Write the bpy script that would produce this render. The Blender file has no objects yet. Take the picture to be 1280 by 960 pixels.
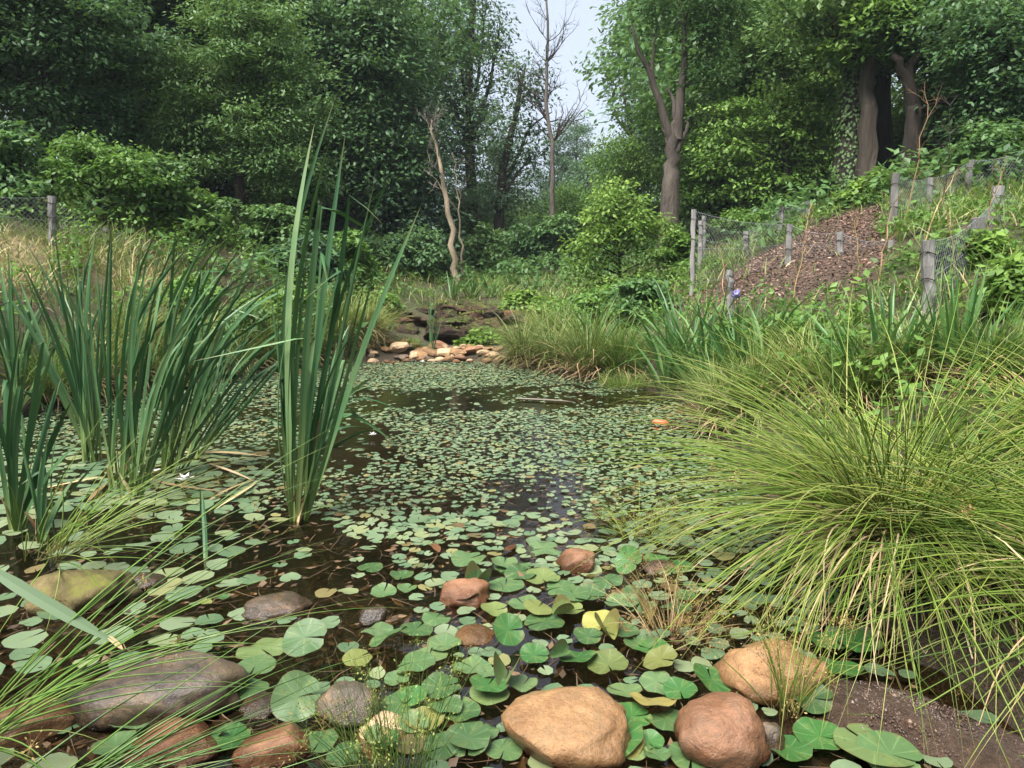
import bpy, math, random
import numpy as np
from mathutils import Vector, noise

# ------------------------------------------------------------------ camera, sky, sun, exposure
R = math.radians
SC = bpy.context.scene
COL = SC.collection
CAM_H, PITCH, FPX = 1.2, R(8.84), 900.0          # FPX: focal length in 1280-px units
cam_d = bpy.data.cameras.new('camera')
cam = bpy.data.objects.new('camera', cam_d); COL.objects.link(cam)
cam.location = (0, 0, CAM_H); cam.rotation_euler = (math.pi/2 - PITCH, 0, 0)
cam_d.sensor_width = 36; cam_d.lens = FPX/1280*36; cam_d.clip_end = 2000; cam_d.clip_start = .02
SC.camera = cam

SUN_EL, SUN_AZ = R(60), R(215)                    # azimuth measured from +Y clockwise
w = bpy.data.worlds.new('World'); SC.world = w; w.use_nodes = True
nt = w.node_tree; nt.nodes.clear()
sky = nt.nodes.new('ShaderNodeTexSky'); sky.sky_type = 'NISHITA'; sky.sun_disc = False
sky.sun_elevation = SUN_EL; sky.sun_rotation = SUN_AZ; sky.air_density = 1.0; sky.dust_density = 4.0; sky.ozone_density = 1.0
mixc = nt.nodes.new('ShaderNodeMix'); mixc.data_type = 'RGBA'; mixc.inputs[0].default_value = .9
mixc.inputs[7].default_value = (1.55, 1.72, 2.0, 1)      # even, pale overcast cloud deck
bg = nt.nodes.new('ShaderNodeBackground'); bg.inputs[1].default_value = .055
wo = nt.nodes.new('ShaderNodeOutputWorld')
nt.links.new(sky.outputs[0], mixc.inputs[6]); nt.links.new(mixc.outputs[2], bg.inputs[0]); nt.links.new(bg.outputs[0], wo.inputs[0])

sd = bpy.data.lights.new('sun', 'SUN'); sd.energy = 1.5; sd.angle = R(36); sd.color = (1, .96, .9)
sun = bpy.data.objects.new('sun', sd); COL.objects.link(sun)
sdir = Vector((math.sin(SUN_AZ)*math.cos(SUN_EL), math.cos(SUN_AZ)*math.cos(SUN_EL), math.sin(SUN_EL)))
sun.rotation_euler = (-sdir).to_track_quat('-Z', 'Y').to_euler(); sun.location = (0, 0, 30)

vs = SC.view_settings; vs.view_transform = 'Standard'; vs.look = 'None'; vs.gamma = 1; vs.use_curve_mapping = False
vs.exposure = 3.15
SC.render.engine = 'CYCLES'
SC.cycles.max_bounces = 6; SC.cycles.diffuse_bounces = 4; SC.cycles.transmission_bounces = 4; SC.cycles.glossy_bounces = 3
SC.cycles.transparent_max_bounces = 8; SC.cycles.use_denoising = True
SC.cycles.caustics_reflective = False; SC.cycles.caustics_refractive = False
SC.cycles.volume_bounces = 0

random.seed(11); rng = np.random.default_rng(11)
U = rng.uniform; N_ = rng.normal

# ------------------------------------------------------------------ measuring helpers (photo survey -> place)
cP, sP = math.cos(PITCH), math.sin(PITCH)
def at(px, py, Y):
    u, v = (px-640)/FPX, (480-py)/FPX
    dy, dz = cP+v*sP, -sP+v*cP
    return np.array([u/dy*Y, Y, CAM_H+dz/dy*Y])
def proj(p):
    x, y, z = p[..., 0], p[..., 1], p[..., 2]-CAM_H
    d = y*cP-z*sP; h = y*sP+z*cP
    return 640+x/d*FPX, 480-h/d*FPX

# ------------------------------------------------------------------ terrain
POND = np.array([(-2.2,1.25),(-3.2,2.4),(-3.9,4),(-4.2,6),(-3.8,7.4),(-3.0,8.5),(-2.3,9.5),(-1.2,9.75),(-0.3,9.6),(0.5,8.6),
                 (1.25,7.7),(1.62,6.5),(1.5,5.4),(1.38,4.2),(1.32,3.2),(1.28,2.6),(1.25,2.1),(1.35,1.6),(1.0,1.1),(-.8,1.0)], float)
def pond_sd(x, y):
    """signed distance to the pond edge, negative inside"""
    x = np.asarray(x, float); y = np.asarray(y, float)
    d = np.full(x.shape, 1e9); ins = np.zeros(x.shape, bool); n = len(POND)
    for i in range(n):
        ax, ay = POND[i]; bx, by = POND[(i+1) % n]
        ex, ey = bx-ax, by-ay
        t = np.clip(((x-ax)*ex+(y-ay)*ey)/(ex*ex+ey*ey), 0, 1)
        d = np.minimum(d, np.hypot(x-ax-t*ex, y-ay-t*ey))
        c = ((ay > y) != (by > y)) & (x < (bx-ax)*(y-ay)/((by-ay) if by != ay else 1e-9)+ax)
        ins ^= c
    return np.where(ins, -d, d)
CP = np.array([(0,0,.08),(-2,.3,.12),(1.6,.4,.18),(0,-5,.3),(-6,-3,.8),(6,-3,1.0),
 (1.6,2.3,.14),(1.8,3,.2),(2.3,3.2,.42),(3,3.5,.75),(2.9,5,.87),(4,4,1.15),(4.2,7,1.6),(2.0,6.5,.3),(1.9,8,.45),(1.7,9.2,.45),(2.6,10,.9),
 (5.5,11,2.15),(6.2,13,2.4),(4.7,12,1.95),(3.6,10.5,1.4),(4.1,8.6,1.6),(5.2,7,1.65),(3.3,4.5,.95),(5,15,2.1),(1,15,.75),(1.5,18,.95),(3,12.5,1.1),(2.6,15,1.0),
 (-4.7,6,.7),(-5.5,7.5,1.35),(-7,8,1.85),(-4.4,9,1.1),(-3.6,10,1.0),(-2.6,10.5,.45),(-2.3,13,.8),(-5,13,1.75),(-8,14,2.2),(-12,12,2.5),(-12,25,3),(-4,20,1.6),
 (0,25,1.2),(0,40,1.8),(10,25,3.0),(12,14,3.2),(10,8,2.6),(8,4,1.9),(-9,3,1.6),(-5,2.5,.7),(-3.8,1.6,.3),(-.6,10.1,.08),(-.5,10.7,.1),(-.5,11.3,.03),(-.5,12.2,.16),(-.5,13,.30),(-1.1,11.7,.1),(.1,11.7,.1),(-.5,14,.62),
 (.6,11,.3),(1,13,.65),(-1.9,11.3,.35),(-30,40,4),(30,40,5),(0,80,3),(-40,0,3),(40,0,4),(0,-40,1),(-40,80,6),(40,80,6),(-3,8.9,.12),(.5,9.3,.15),(1.5,7.9,.12)], float)
def _U(r2): return .5*r2*np.log(r2+1e-9)
_n = len(CP); _K = _U(((CP[:,None,:2]-CP[None,:,:2])**2).sum(-1))+np.eye(_n)*.02
_P = np.c_[np.ones(_n), CP[:,:2]]
_A = np.zeros((_n+3,_n+3)); _A[:_n,:_n]=_K; _A[:_n,_n:]=_P; _A[_n:,:_n]=_P.T
_W = np.linalg.solve(_A, np.r_[CP[:,2],0,0,0])
def fbm(x, y):
    return (np.sin(x*1.7+1.3*np.sin(y*1.1))*np.cos(y*1.9+.7*np.sin(x*1.3))*.5+np.sin(x*4.1+y*2.3+np.sin(y*3.7))*.25+np.sin(x*9.3-y*7.1+np.sin(x*5))*.12)
def ground_z(x, y):
    x = np.asarray(x, float); y = np.asarray(y, float); sh = x.shape
    x = x.ravel(); y = y.ravel()
    z = _W[_n]+_W[_n+1]*x+_W[_n+2]*y
    for i in range(_n): z = z+_W[i]*_U((x-CP[i,0])**2+(y-CP[i,1])**2)
    far = np.clip((np.hypot(x, y-15)-55)/60, 0, 1); z = z*(1-far)+4.0*far
    d = pond_sd(x, y)
    bank = np.clip(d/.45, 0, 1); bank = bank*bank*(3-2*bank)
    zo = .035*np.clip(d/.12, 0, 1)+bank*np.maximum(z-.02, .02)+fbm(x, y)*.05*bank
    zi = -.03-np.clip(-d/1.6, 0, 1)*.3-.05*np.clip(-d/.2, 0, 1)+fbm(x*1.6, y*1.6)*.02*np.clip(-d/.5,0,1)
    return np.where(d > 0, zo, zi).reshape(sh)
def gz(x, y): return float(ground_z(np.array([x]), np.array([y]))[0])
def g(px, py, ymax=40):
    """where the line of sight through a survey pixel meets the ground (or the water)"""
    Y = np.linspace(1.0, ymax, 1600)
    u, v = (px-640)/FPX, (480-py)/FPX
    dy, dz = cP+v*sP, -sP+v*cP
    Z = CAM_H+dz/dy*Y; X = u/dy*Y
    G = np.maximum(ground_z(X, Y), 0)
    k = np.argmax(Z <= G)
    if Z[k] > G[k]: k = len(Y)-1
    return np.array([X[k], Y[k], G[k]])
def wat(px, py):
    v = (480-py)/FPX; dy, dz = cP+v*sP, -sP+v*cP
    t = CAM_H/-dz
    return np.array([(px-640)/FPX*t, dy*t, 0.])

# ------------------------------------------------------------------ mesh helpers
def mk(name, V, F, mat, parent=None, var=None, tt=None, smooth=False):
    """V (n,3), F list of (m,k) index arrays -> one linked mesh object"""
    me = bpy.data.meshes.new(name)
    V = np.asarray(V, np.float32)
    if not isinstance(F, list): F = [F]
    F = [np.asarray(f, np.int32) for f in F if len(f)]
    me.vertices.add(len(V)); me.vertices.foreach_set('co', V.ravel())
    nl = sum(f.size for f in F); nf = sum(len(f) for f in F)
    me.loops.add(nl); me.polygons.add(nf)
    me.loops.foreach_set('vertex_index', np.concatenate([f.ravel() for f in F]))
    st = []; o = 0
    for f in F:
        st.append(o+np.arange(len(f))*f.shape[1]); o += f.size
    me.polygons.foreach_set('loop_start', np.concatenate(st).astype(np.int32))
    me.polygons.foreach_set('use_smooth', np.full(nf, smooth))
    me.update(calc_edges=True)
    if var is not None:
        a = me.attributes.new('var', 'FLOAT', 'POINT'); a.data.foreach_set('value', np.asarray(var, np.float32))
    if tt is not None:
        a = me.attributes.new('tt', 'FLOAT', 'POINT'); a.data.foreach_set('value', np.asarray(tt, np.float32))
    if mat is not None: me.materials.append(mat)
    ob = bpy.data.objects.new(name, me); COL.objects.link(ob)
    if parent is not None: ob.parent = parent
    return ob
def thing(name, label, cat, loc=(0,0,0), group=None, rz=0):
    o = bpy.data.objects.new(name, None); COL.objects.link(o)
    o.location = tuple(float(c) for c in loc); o.rotation_euler = (0,0,rz); o.empty_display_size = .1
    o['label'] = label; o['category'] = cat
    if group: o['group'] = group
    return o
def tag(o, label, cat, group=None):
    o['label'] = label; o['category'] = cat
    if group: o['group'] = group
    return o
def kind(o, k): o['kind'] = k; return o
def copy_tree(o, loc, rz=0, scale=1, label=None, tilt=(0,0)):
    c = o.copy(); COL.objects.link(c)
    c.location = tuple(float(v) for v in loc); c.rotation_euler = (tilt[0],tilt[1],rz)
    c.scale = (scale,)*3 if np.isscalar(scale) else scale
    if label: c['label'] = label
    for ch in KIDS[o.name]:
        d = ch.copy(); COL.objects.link(d); d.parent = c
    return c
KIDS = {}

class Geo:
    """collects vertices and faces into one mesh"""
    def __init__(s): s.V=[]; s.F={}; s.n=0; s.var=[]; s.tt=[]
    def add(s, V, F, var=0., tt=0.):
        V = np.asarray(V, float).reshape(-1,3); m = len(V)
        for f in (F if isinstance(F, list) else [F]):
            f = np.asarray(f)
            if len(f): s.F.setdefault(f.shape[1], []).append(f+s.n)
        s.V.append(V); s.n += m
        s.var.append(np.broadcast_to(np.asarray(var, float), (m,))); s.tt.append(np.broadcast_to(np.asarray(tt, float), (m,)))
    def build(s, name, mat, parent=None, smooth=False):
        return mk(name, np.concatenate(s.V), [np.concatenate(f) for f in s.F.values()], mat, parent, np.concatenate(s.var), np.concatenate(s.tt), smooth)

def tube(P, r, sides=6, cap=True):
    P = np.asarray(P, float); n = len(P); r = np.broadcast_to(np.asarray(r, float), (n,))
    T = np.gradient(P, axis=0); T /= np.linalg.norm(T, axis=1)[:,None]+1e-9
    ref = np.array([0,0,1.]) if abs(T[:,2]).mean() < .8 else np.array([1.,0,0])
    A = np.cross(T, ref); A /= np.linalg.norm(A, axis=1)[:,None]+1e-9; B = np.cross(T, A)
    an = np.arange(sides)/sides*2*np.pi
    V = P[:,None,:]+r[:,None,None]*(np.cos(an)[None,:,None]*A[:,None,:]+np.sin(an)[None,:,None]*B[:,None,:])
    i = np.arange(n-1)[:,None]*sides; j = np.arange(sides)[None,:]; k = (j+1) % sides
    F = np.stack([i+j, i+k, i+sides+k, i+sides+j], -1).reshape(-1,4)
    V = V.reshape(-1,3); Fs = [F]
    if cap: 
        V = np.r_[V, P[-1:]]; t = (n-1)*sides
        Fs.append(np.stack([t+np.arange(sides), t+(np.arange(sides)+1) % sides, np.full(sides, n*sides)], -1))
    return V, Fs
def smoothpath(pts, n=12, wob=0.):
    pts = np.asarray(pts, float); k = len(pts)
    t = np.linspace(0, k-1, n); i = np.minimum(t.astype(int), k-2); f = (t-i)[:,None]
    p0 = pts[np.maximum(i-1,0)]; p1 = pts[i]; p2 = pts[i+1]; p3 = pts[np.minimum(i+2,k-1)]
    q = .5*((2*p1)+(-p0+p2)*f+(2*p0-5*p1+4*p2-p3)*f**2+(-p0+3*p1-3*p2+p3)*f**3)
    if wob: q[1:-1] += N_(0, wob, (n-2,3))*np.array([1,1,.4])
    return q

def blades(base, az, lean, bend, L, W, S=6, kind_='flat', power=1.4, twist=0., swirl=0., zmin=None, geo=None, var=None, taper=1.6, wbase=.55):
    """curved grass-like blades, vectorised"""
    base = np.asarray(base, float).reshape(-1,3); n = len(base)
    def bc(a): return np.broadcast_to(np.asarray(a, float), (n,))
    az, lean, bend, L, W, twist, swirl = map(bc, (az, lean, bend, L, W, twist, swirl))
    s = np.linspace(0, 1, S+1)
    sm = (s[1:]+s[:-1])/2
    th = lean[:,None]+bend[:,None]*sm[None]**power
    a = az[:,None]+swirl[:,None]*sm[None]
    st = L[:,None]/S
    dx, dy, dz = np.sin(th)*np.cos(a)*st, np.sin(th)*np.sin(a)*st, np.cos(th)*st
    P = np.zeros((n,S+1,3)); P[:,1:,0]=np.cumsum(dx,1); P[:,1:,1]=np.cumsum(dy,1); P[:,1:,2]=np.cumsum(dz,1)
    P += base[:,None,:]
    if zmin is not None: P[:,:,2] = np.maximum(P[:,:,2], zmin+U(0,.02,(n,1)))
    T = np.gradient(P, axis=1); T /= np.linalg.norm(T, axis=2)[...,None]+1e-9
    al = az+np.pi/2+twist
    side = np.stack([np.cos(al), np.sin(al), 0*al], -1)[:,None,:]
    side = side-(side*T).sum(-1)[...,None]*T; side /= np.linalg.norm(side, axis=2)[...,None]+1e-9
    nor = np.cross(T, side)
    wd = W[:,None]*(wbase+(1-wbase)*np.minimum(s/.25,1))[None]*(1-s**taper*0.96)[None]*.5
    if var is None: var = U(0,1,n)
    if kind_ == 'tube':
        an = np.arange(3)/3*2*np.pi
        V = P[:,:,None,:]+wd[:,:,None,None]*(np.cos(an)[None,None,:,None]*side[:,:,None,:]+np.sin(an)[None,None,:,None]*nor[:,:,None,:])
        c = 3; wrap = True
    elif kind_ == 'vee':
        V = np.stack([P-side*wd[...,None]+nor*wd[...,None]*.35, P, P+side*wd[...,None]+nor*wd[...,None]*.35], 2); c = 3; wrap = False
    else:
        V = np.stack([P-side*wd[...,None], P+side*wd[...,None]], 2); c = 2; wrap = False
    b = np.arange(n)[:,None,None]*(S+1)*c; i = np.arange(S)[None,:,None]*c
    j = np.arange(c if wrap else c-1)[None,None,:]; k = (j+1) % c
    F = np.stack([b+i+j, b+i+k, b+i+c+k, b+i+c+j], -1).reshape(-1,4)
    v = np.repeat(var, (S+1)*c); t = np.tile(np.repeat(s, c), n)
    if geo is not None: geo.add(V, F, v, t)
    return P, V.reshape(-1,3), F, v, t

def unit(a): return a/(np.linalg.norm(a, axis=-1)[...,None]+1e-9)
def leaves(geo, C, D, Nn, L, W, var=None, fold=.18):
    """folded rhombic leaves: C base points, D direction, Nn normal"""
    n = len(C); D = unit(D); S = unit(np.cross(D, Nn)); Nn = np.cross(S, D)
    L = np.broadcast_to(L, (n,))[:,None]; W = np.broadcast_to(W, (n,))[:,None]
    mid = C+D*L*.45
    V = np.stack([C, mid+S*W*.5-Nn*W*fold, C+D*L-Nn*L*.12, mid-S*W*.5-Nn*W*fold], 1)
    b = np.arange(n)[:,None]*4
    F = np.concatenate([b+np.array([[0,1,2]]), b+np.array([[0,2,3]])])
    if var is None: var = U(0,1,n)
    geo.add(V, F, np.repeat(var,4), np.tile([0,.5,1,.5], n))

# ------------------------------------------------------------------ materials
MATS = {}
def mat(name):
    m = bpy.data.materials.new(name); m.use_nodes = True; MATS[name] = m
    nt = m.node_tree; nt.nodes.clear()
    return m, nt, nt.nodes.new, nt.links.new
def ramp(nt, fac, cols):
    r = nt.nodes.new('ShaderNodeValToRGB'); el = r.color_ramp.elements
    while len(el) < len(cols): el.new(.5)
    for e, (p, c) in zip(el, cols): e.position = p; e.color = (*c, 1)
    nt.links.new(fac, r.inputs[0]); return r.outputs[0]
def ntex(nt, scale, detail=4, rough=.6, coord='Object', vec=None, dist=0):
    t = nt.nodes.new('ShaderNodeTexCoord'); n = nt.nodes.new('ShaderNodeTexNoise')
    n.inputs['Scale'].default_value = scale; n.inputs['Detail'].default_value = detail; n.inputs['Roughness'].default_value = rough; n.inputs['Distortion'].default_value = dist
    nt.links.new(vec if vec is not None else t.outputs[coord], n.inputs['Vector']); return n.outputs['Fac']
def mixrgb(nt, f, a, b, mode='MIX'):
    m = nt.nodes.new('ShaderNodeMix'); m.data_type = 'RGBA'; m.blend_type = mode
    for sock, v in ((m.inputs[0], f), (m.inputs[6], a), (m.inputs[7], b)):
        if hasattr(v, 'links') or hasattr(v, 'is_linked'): nt.links.new(v, sock)
        else: sock.default_value = v if np.isscalar(v) else (*v, 1)
    return m.outputs[2]
def bump(nt, h, strength=.4, dist=.02):
    b = nt.nodes.new('ShaderNodeBump'); b.inputs['Strength'].default_value = strength; b.inputs['Distance'].default_value = dist
    nt.links.new(h, b.inputs['Height']); return b.outputs[0]
def foliage(name, cols, transl=.35, rough=.5, spec=.35, base=None, tip=None, patch=1.2):
    """cols: ramp over the per-leaf random value; base / tip: the blade's own colour at its foot and end"""
    m, nt, new, link = mat(name)
    a = new('ShaderNodeAttribute'); a.attribute_name = 'var'
    oi = new('ShaderNodeObjectInfo')
    n = ntex(nt, patch, 2)
    ma = new('ShaderNodeMath'); ma.operation = 'MULTIPLY_ADD'; link(n, ma.inputs[0]); ma.inputs[1].default_value = .7
    mb = new('ShaderNodeMath'); mb.operation = 'MULTIPLY_ADD'; link(a.outputs['Fac'], mb.inputs[0]); mb.inputs[1].default_value = .65; mb.inputs[2].default_value = -.16
    link(mb.outputs[0], ma.inputs[2])
    c = ramp(nt, ma.outputs[0], cols)
    if base or tip:
        t = new('ShaderNodeAttribute'); t.attribute_name = 'tt'
    if base:
        r = new('ShaderNodeMapRange'); link(t.outputs['Fac'], r.inputs[0]); r.inputs[1].default_value = .02; r.inputs[2].default_value = .3; r.inputs[3].default_value = 1; r.inputs[4].default_value = 0
        c = mixrgb(nt, r.outputs[0], c, base)
    if tip:
        r = new('ShaderNodeMapRange'); link(t.outputs['Fac'], r.inputs[0]); r.inputs[1].default_value = .86; r.inputs[2].default_value = 1; r.inputs[3].default_value = 0; r.inputs[4].default_value = .8
        c = mixrgb(nt, r.outputs[0], c, tip)
    hv = new('ShaderNodeHueSaturation'); link(c, hv.inputs['Color'])
    mv = new('ShaderNodeMapRange'); link(oi.outputs['Random'], mv.inputs[0]); mv.inputs[3].default_value = .82; mv.inputs[4].default_value = 1.18; link(mv.outputs[0], hv.inputs['Value'])
    mh = new('ShaderNodeMapRange'); link(oi.outputs['Random'], mh.inputs[0]); mh.inputs[3].default_value = .515; mh.inputs[4].default_value = .485; link(mh.outputs[0], hv.inputs['Hue'])
    p = new('ShaderNodeBsdfPrincipled'); link(hv.outputs[0], p.inputs['Base Color']); p.inputs['Roughness'].default_value = rough; p.inputs['Specular IOR Level'].default_value = spec
    o = new('ShaderNodeOutputMaterial')
    tr = new('ShaderNodeBsdfTranslucent'); ty = mixrgb(nt, .3, hv.outputs[0], (.22,.34,.06)); link(ty, tr.inputs[0])
    mx = new('ShaderNodeMixShader'); mx.inputs[0].default_value = transl; link(p.outputs[0], mx.inputs[1]); link(tr.outputs[0], mx.inputs[2]); link(mx.outputs[0], o.inputs[0])
    return m
def solid(name, cols, scale=6, rough=.8, bumps=.4, bscale=30, spec=.3, stretch=None, moss=None, detail=6, bdist=.02, wetline=False, stain=None):
    m, nt, new, link = mat(name)
    tc = new('ShaderNodeTexCoord'); mp = new('ShaderNodeMapping'); link(tc.outputs['Object'], mp.inputs[0])
    oi = new('ShaderNodeObjectInfo'); cv = new('ShaderNodeVectorMath'); cv.operation = 'SCALE'
    cx = new('ShaderNodeCombineXYZ'); [link(oi.outputs['Random'], cx.inputs[k]) for k in range(3)]; link(cx.outputs[0], cv.inputs[0]); cv.inputs['Scale'].default_value = 37
    link(cv.outputs[0], mp.inputs['Location'])
    if stretch: mp.inputs['Scale'].default_value = stretch
    n = ntex(nt, scale, detail, .65, vec=mp.outputs[0], dist=.4)
    c = ramp(nt, n, cols)
    sp = ntex(nt, scale*9, 3, .7, vec=mp.outputs[0]); c = mixrgb(nt, .35, c, ramp(nt, sp, [(.3,(.25,.24,.22)),(.7,(1,1,1))]), 'MULTIPLY')
    if stain:
        sn = ntex(nt, scale*.8, 8, .75, vec=mp.outputs[0], dist=1.2)
        c = mixrgb(nt, ramp(nt, sn, [(.45,(0,0,0)),(.62,(.8,.8,.8))]), c, stain)
        pt = ntex(nt, scale*22, 2, .5, vec=mp.outputs[0]); c = mixrgb(nt, ramp(nt, pt, [(.64,(0,0,0)),(.70,(.7,.7,.7))]), c, tuple(v*.35 for v in stain))
    if moss:
        ge = new('ShaderNodeNewGeometry'); sx = new('ShaderNodeSeparateXYZ'); link(ge.outputs['Normal'], sx.inputs[0])
        mn = ntex(nt, 5, 5, .7); ad = new('ShaderNodeMath'); ad.operation = 'MULTIPLY_ADD'; link(sx.outputs[2], ad.inputs[0]); ad.inputs[1].default_value = .5; link(mn, ad.inputs[2])
        r = new('ShaderNodeMapRange'); link(ad.outputs[0], r.inputs[0]); r.inputs[1].default_value = .92; r.inputs[2].default_value = 1.06
        c = mixrgb(nt, r.outputs[0], c, moss)
    hv = new('ShaderNodeHueSaturation'); link(c, hv.inputs['Color'])
    mv = new('ShaderNodeMapRange'); link(oi.outputs['Random'], mv.inputs[0]); mv.inputs[3].default_value = .75; mv.inputs[4].default_value = 1.2; link(mv.outputs[0], hv.inputs['Value'])
    p = new('ShaderNodeBsdfPrincipled'); link(hv.outputs[0], p.inputs['Base Color']); p.inputs['Roughness'].default_value = rough; p.inputs['Specular IOR Level'].default_value = spec
    if wetline:      # stone just above the pond surface is wet: darker and glossier
        ge = new('ShaderNodeNewGeometry'); sx = new('ShaderNodeSeparateXYZ'); link(ge.outputs['Position'], sx.inputs[0])
        wn = ntex(nt, 14, 3); ad = new('ShaderNodeMath'); ad.operation = 'MULTIPLY_ADD'; link(wn, ad.inputs[0]); ad.inputs[1].default_value = -.035; link(sx.outputs[2], ad.inputs[2])
        r = new('ShaderNodeMapRange'); link(ad.outputs[0], r.inputs[0]); r.inputs[1].default_value = .01; r.inputs[2].default_value = .05; r.inputs[3].default_value = 1; r.inputs[4].default_value = 0
        dk = mixrgb(nt, r.outputs[0], hv.outputs[0], mixrgb(nt, 1., hv.outputs[0], (.42,.36,.30), 'MULTIPLY')); link(dk, p.inputs['Base Color'])
        rr = new('ShaderNodeMapRange'); link(r.outputs[0], rr.inputs[0]); rr.inputs[3].default_value = rough; rr.inputs[4].default_value = .18; link(rr.outputs[0], p.inputs['Roughness'])
    b = ntex(nt, bscale, 6, .7, vec=mp.outputs[0]); link(bump(nt, b, bumps, bdist), p.inputs['Normal'])
    o = new('ShaderNodeOutputMaterial'); link(p.outputs[0], o.inputs[0])
    return m

F_DARK  = foliage('leaf_dark',  [(.15,(.024,.062,.024)),(.5,(.052,.122,.044)),(.85,(.098,.185,.066))])
F_MID   = foliage('leaf_mid',   [(.15,(.032,.08,.024)),(.5,(.07,.15,.042)),(.85,(.12,.215,.066))])
F_LIGHT = foliage('leaf_light', [(.15,(.045,.105,.02)),(.5,(.09,.18,.03)),(.85,(.15,.26,.045))])
F_BRIGHT= foliage('leaf_bright',[(.15,(.060,.125,.022)),(.5,(.115,.215,.036)),(.85,(.19,.30,.06))], transl=.42)
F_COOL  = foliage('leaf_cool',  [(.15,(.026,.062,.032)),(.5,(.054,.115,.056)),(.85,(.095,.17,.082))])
CATTAIL = foliage('cattail_leaf', [(.12,(.034,.10,.036)),(.45,(.066,.16,.060)),(.75,(.115,.225,.092)),(.95,(.21,.29,.13))], transl=.38, rough=.42, spec=.45, base=(.24,.32,.10), tip=(.16,.15,.05), patch=3)
IRIS    = foliage('iris_leaf', [(.15,(.024,.085,.018)),(.5,(.050,.135,.030)),(.85,(.095,.20,.048))], transl=.3, rough=.42, spec=.45, base=(.10,.13,.04), patch=3)
RUSH    = foliage('rush_stem', [(.12,(.06,.12,.018)),(.35,(.15,.23,.032)),(.65,(.27,.35,.06)),(.92,(.42,.40,.14))], transl=.35, rough=.4, spec=.4, base=(.13,.10,.035), tip=(.22,.17,.06), patch=5)
SEDGE   = foliage('sedge_blade', [(.12,(.075,.125,.03)),(.5,(.15,.20,.05)),(.85,(.30,.29,.11))], transl=.3, base=(.16,.12,.05), tip=(.26,.2,.09), patch=3)
GRASS   = foliage('grass_blade', [(.12,(.05,.11,.02)),(.5,(.10,.175,.033)),(.85,(.19,.235,.06))], transl=.35, base=(.08,.08,.03))
STRAW   = foliage('straw', [(.15,(.24,.19,.085)),(.5,(.36,.29,.14)),(.85,(.46,.40,.22))], transl=.2, rough=.7)
DRY     = foliage('dry_stalk', [(.15,(.16,.10,.05)),(.5,(.32,.22,.11)),(.85,(.48,.36,.20))], transl=.05, rough=.7)
SEED    = foliage('seed_head', [(.15,(.10,.065,.02)),(.5,(.20,.14,.04)),(.85,(.28,.23,.08))], transl=.15, rough=.7)
SEEDG   = foliage('green_seed', [(.15,(.08,.13,.02)),(.5,(.15,.20,.04)),(.85,(.22,.25,.07))], transl=.25)
DEADLEAF= foliage('dead_leaf', [(.1,(.03,.02,.012)),(.5,(.07,.045,.025)),(.85,(.15,.095,.05))], transl=.1, rough=.6)
CHIP    = foliage('mulch_chip', [(.1,(.045,.029,.020)),(.5,(.115,.070,.048)),(.8,(.20,.13,.088)),(.97,(.42,.34,.26))], transl=0., rough=.85)
MOSS    = foliage('moss', [(.15,(.035,.055,.01)),(.5,(.08,.11,.018)),(.85,(.15,.17,.03))], transl=.2, rough=.8)
BARK_D  = solid('bark_dark', [(.3,(.018,.014,.011)),(.55,(.045,.036,.028)),(.75,(.085,.07,.055))], 5, .9, .9, 16, stretch=(1,1,.22), bdist=.06)
BARK_B  = solid('bark_brown', [(.3,(.045,.037,.031)),(.55,(.095,.078,.064)),(.75,(.16,.132,.11))], 5, .9, .9, 16, stretch=(1,1,.2), bdist=.06)
BARK_P  = solid('bark_pale', [(.3,(.16,.125,.085)),(.55,(.29,.235,.165)),(.75,(.38,.32,.24))], 5, .9, .6, 16, stretch=(1,1,.3), bdist=.04)
TWIG    = solid('twig_grey', [(.3,(.10,.085,.07)),(.7,(.22,.19,.16))], 5, .9, .3, 20)
POSTM   = solid('post_wood', [(.3,(.12,.115,.11)),(.55,(.235,.225,.215)),(.75,(.36,.345,.325))], 9, .9, .9, 30, stretch=(1,1,.08), bdist=.02)
ST_TAN  = solid('stone_tan', [(.25,(.13,.066,.030)),(.42,(.245,.132,.058)),(.6,(.33,.192,.09)),(.8,(.38,.25,.135))], 9, .42, .7, 30, wetline=True, bdist=.02, stain=(.16,.10,.05))
ST_ORG  = solid('stone_orange', [(.25,(.13,.056,.030)),(.45,(.245,.117,.062)),(.62,(.32,.165,.09)),(.8,(.37,.235,.15))], 10, .4, .7, 30, wetline=True, bdist=.02, stain=(.17,.10,.06))
ST_BRN  = solid('stone_brown', [(.25,(.055,.04,.03)),(.5,(.12,.085,.06)),(.7,(.25,.155,.075)),(.85,(.30,.21,.12))], 10, .4, .6, 30, spec=.45, wetline=True, bdist=.02, stain=(.05,.045,.03))
ST_DRK  = solid('stone_dark', [(.25,(.030,.024,.020)),(.45,(.062,.050,.042)),(.62,(.105,.08,.058)),(.8,(.17,.125,.075))], 8, .35, .6, 26, spec=.5, wetline=True, bdist=.02, stain=(.13,.09,.05))
ST_PALE = solid('stone_pale', [(.25,(.28,.19,.11)),(.5,(.43,.31,.185)),(.8,(.52,.42,.30))], 9, .75, .5, 26, bdist=.02, stain=(.22,.13,.07))
ST_LEDGE= solid('stone_ledge', [(.25,(.012,.008,.006)),(.45,(.036,.022,.014)),(.62,(.085,.048,.028)),(.85,(.19,.115,.065))], 8, .5, 1., 16, stretch=(1,1,3.2), moss=(.07,.085,.016), bdist=.08)
ST_LEDR = solid('stone_ledge_red', [(.25,(.03,.016,.010)),(.45,(.08,.042,.024)),(.62,(.16,.085,.048)),(.85,(.28,.17,.10))], 8, .5, 1., 16, stretch=(1,1,3.2), moss=(.09,.10,.02), bdist=.06)
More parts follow.
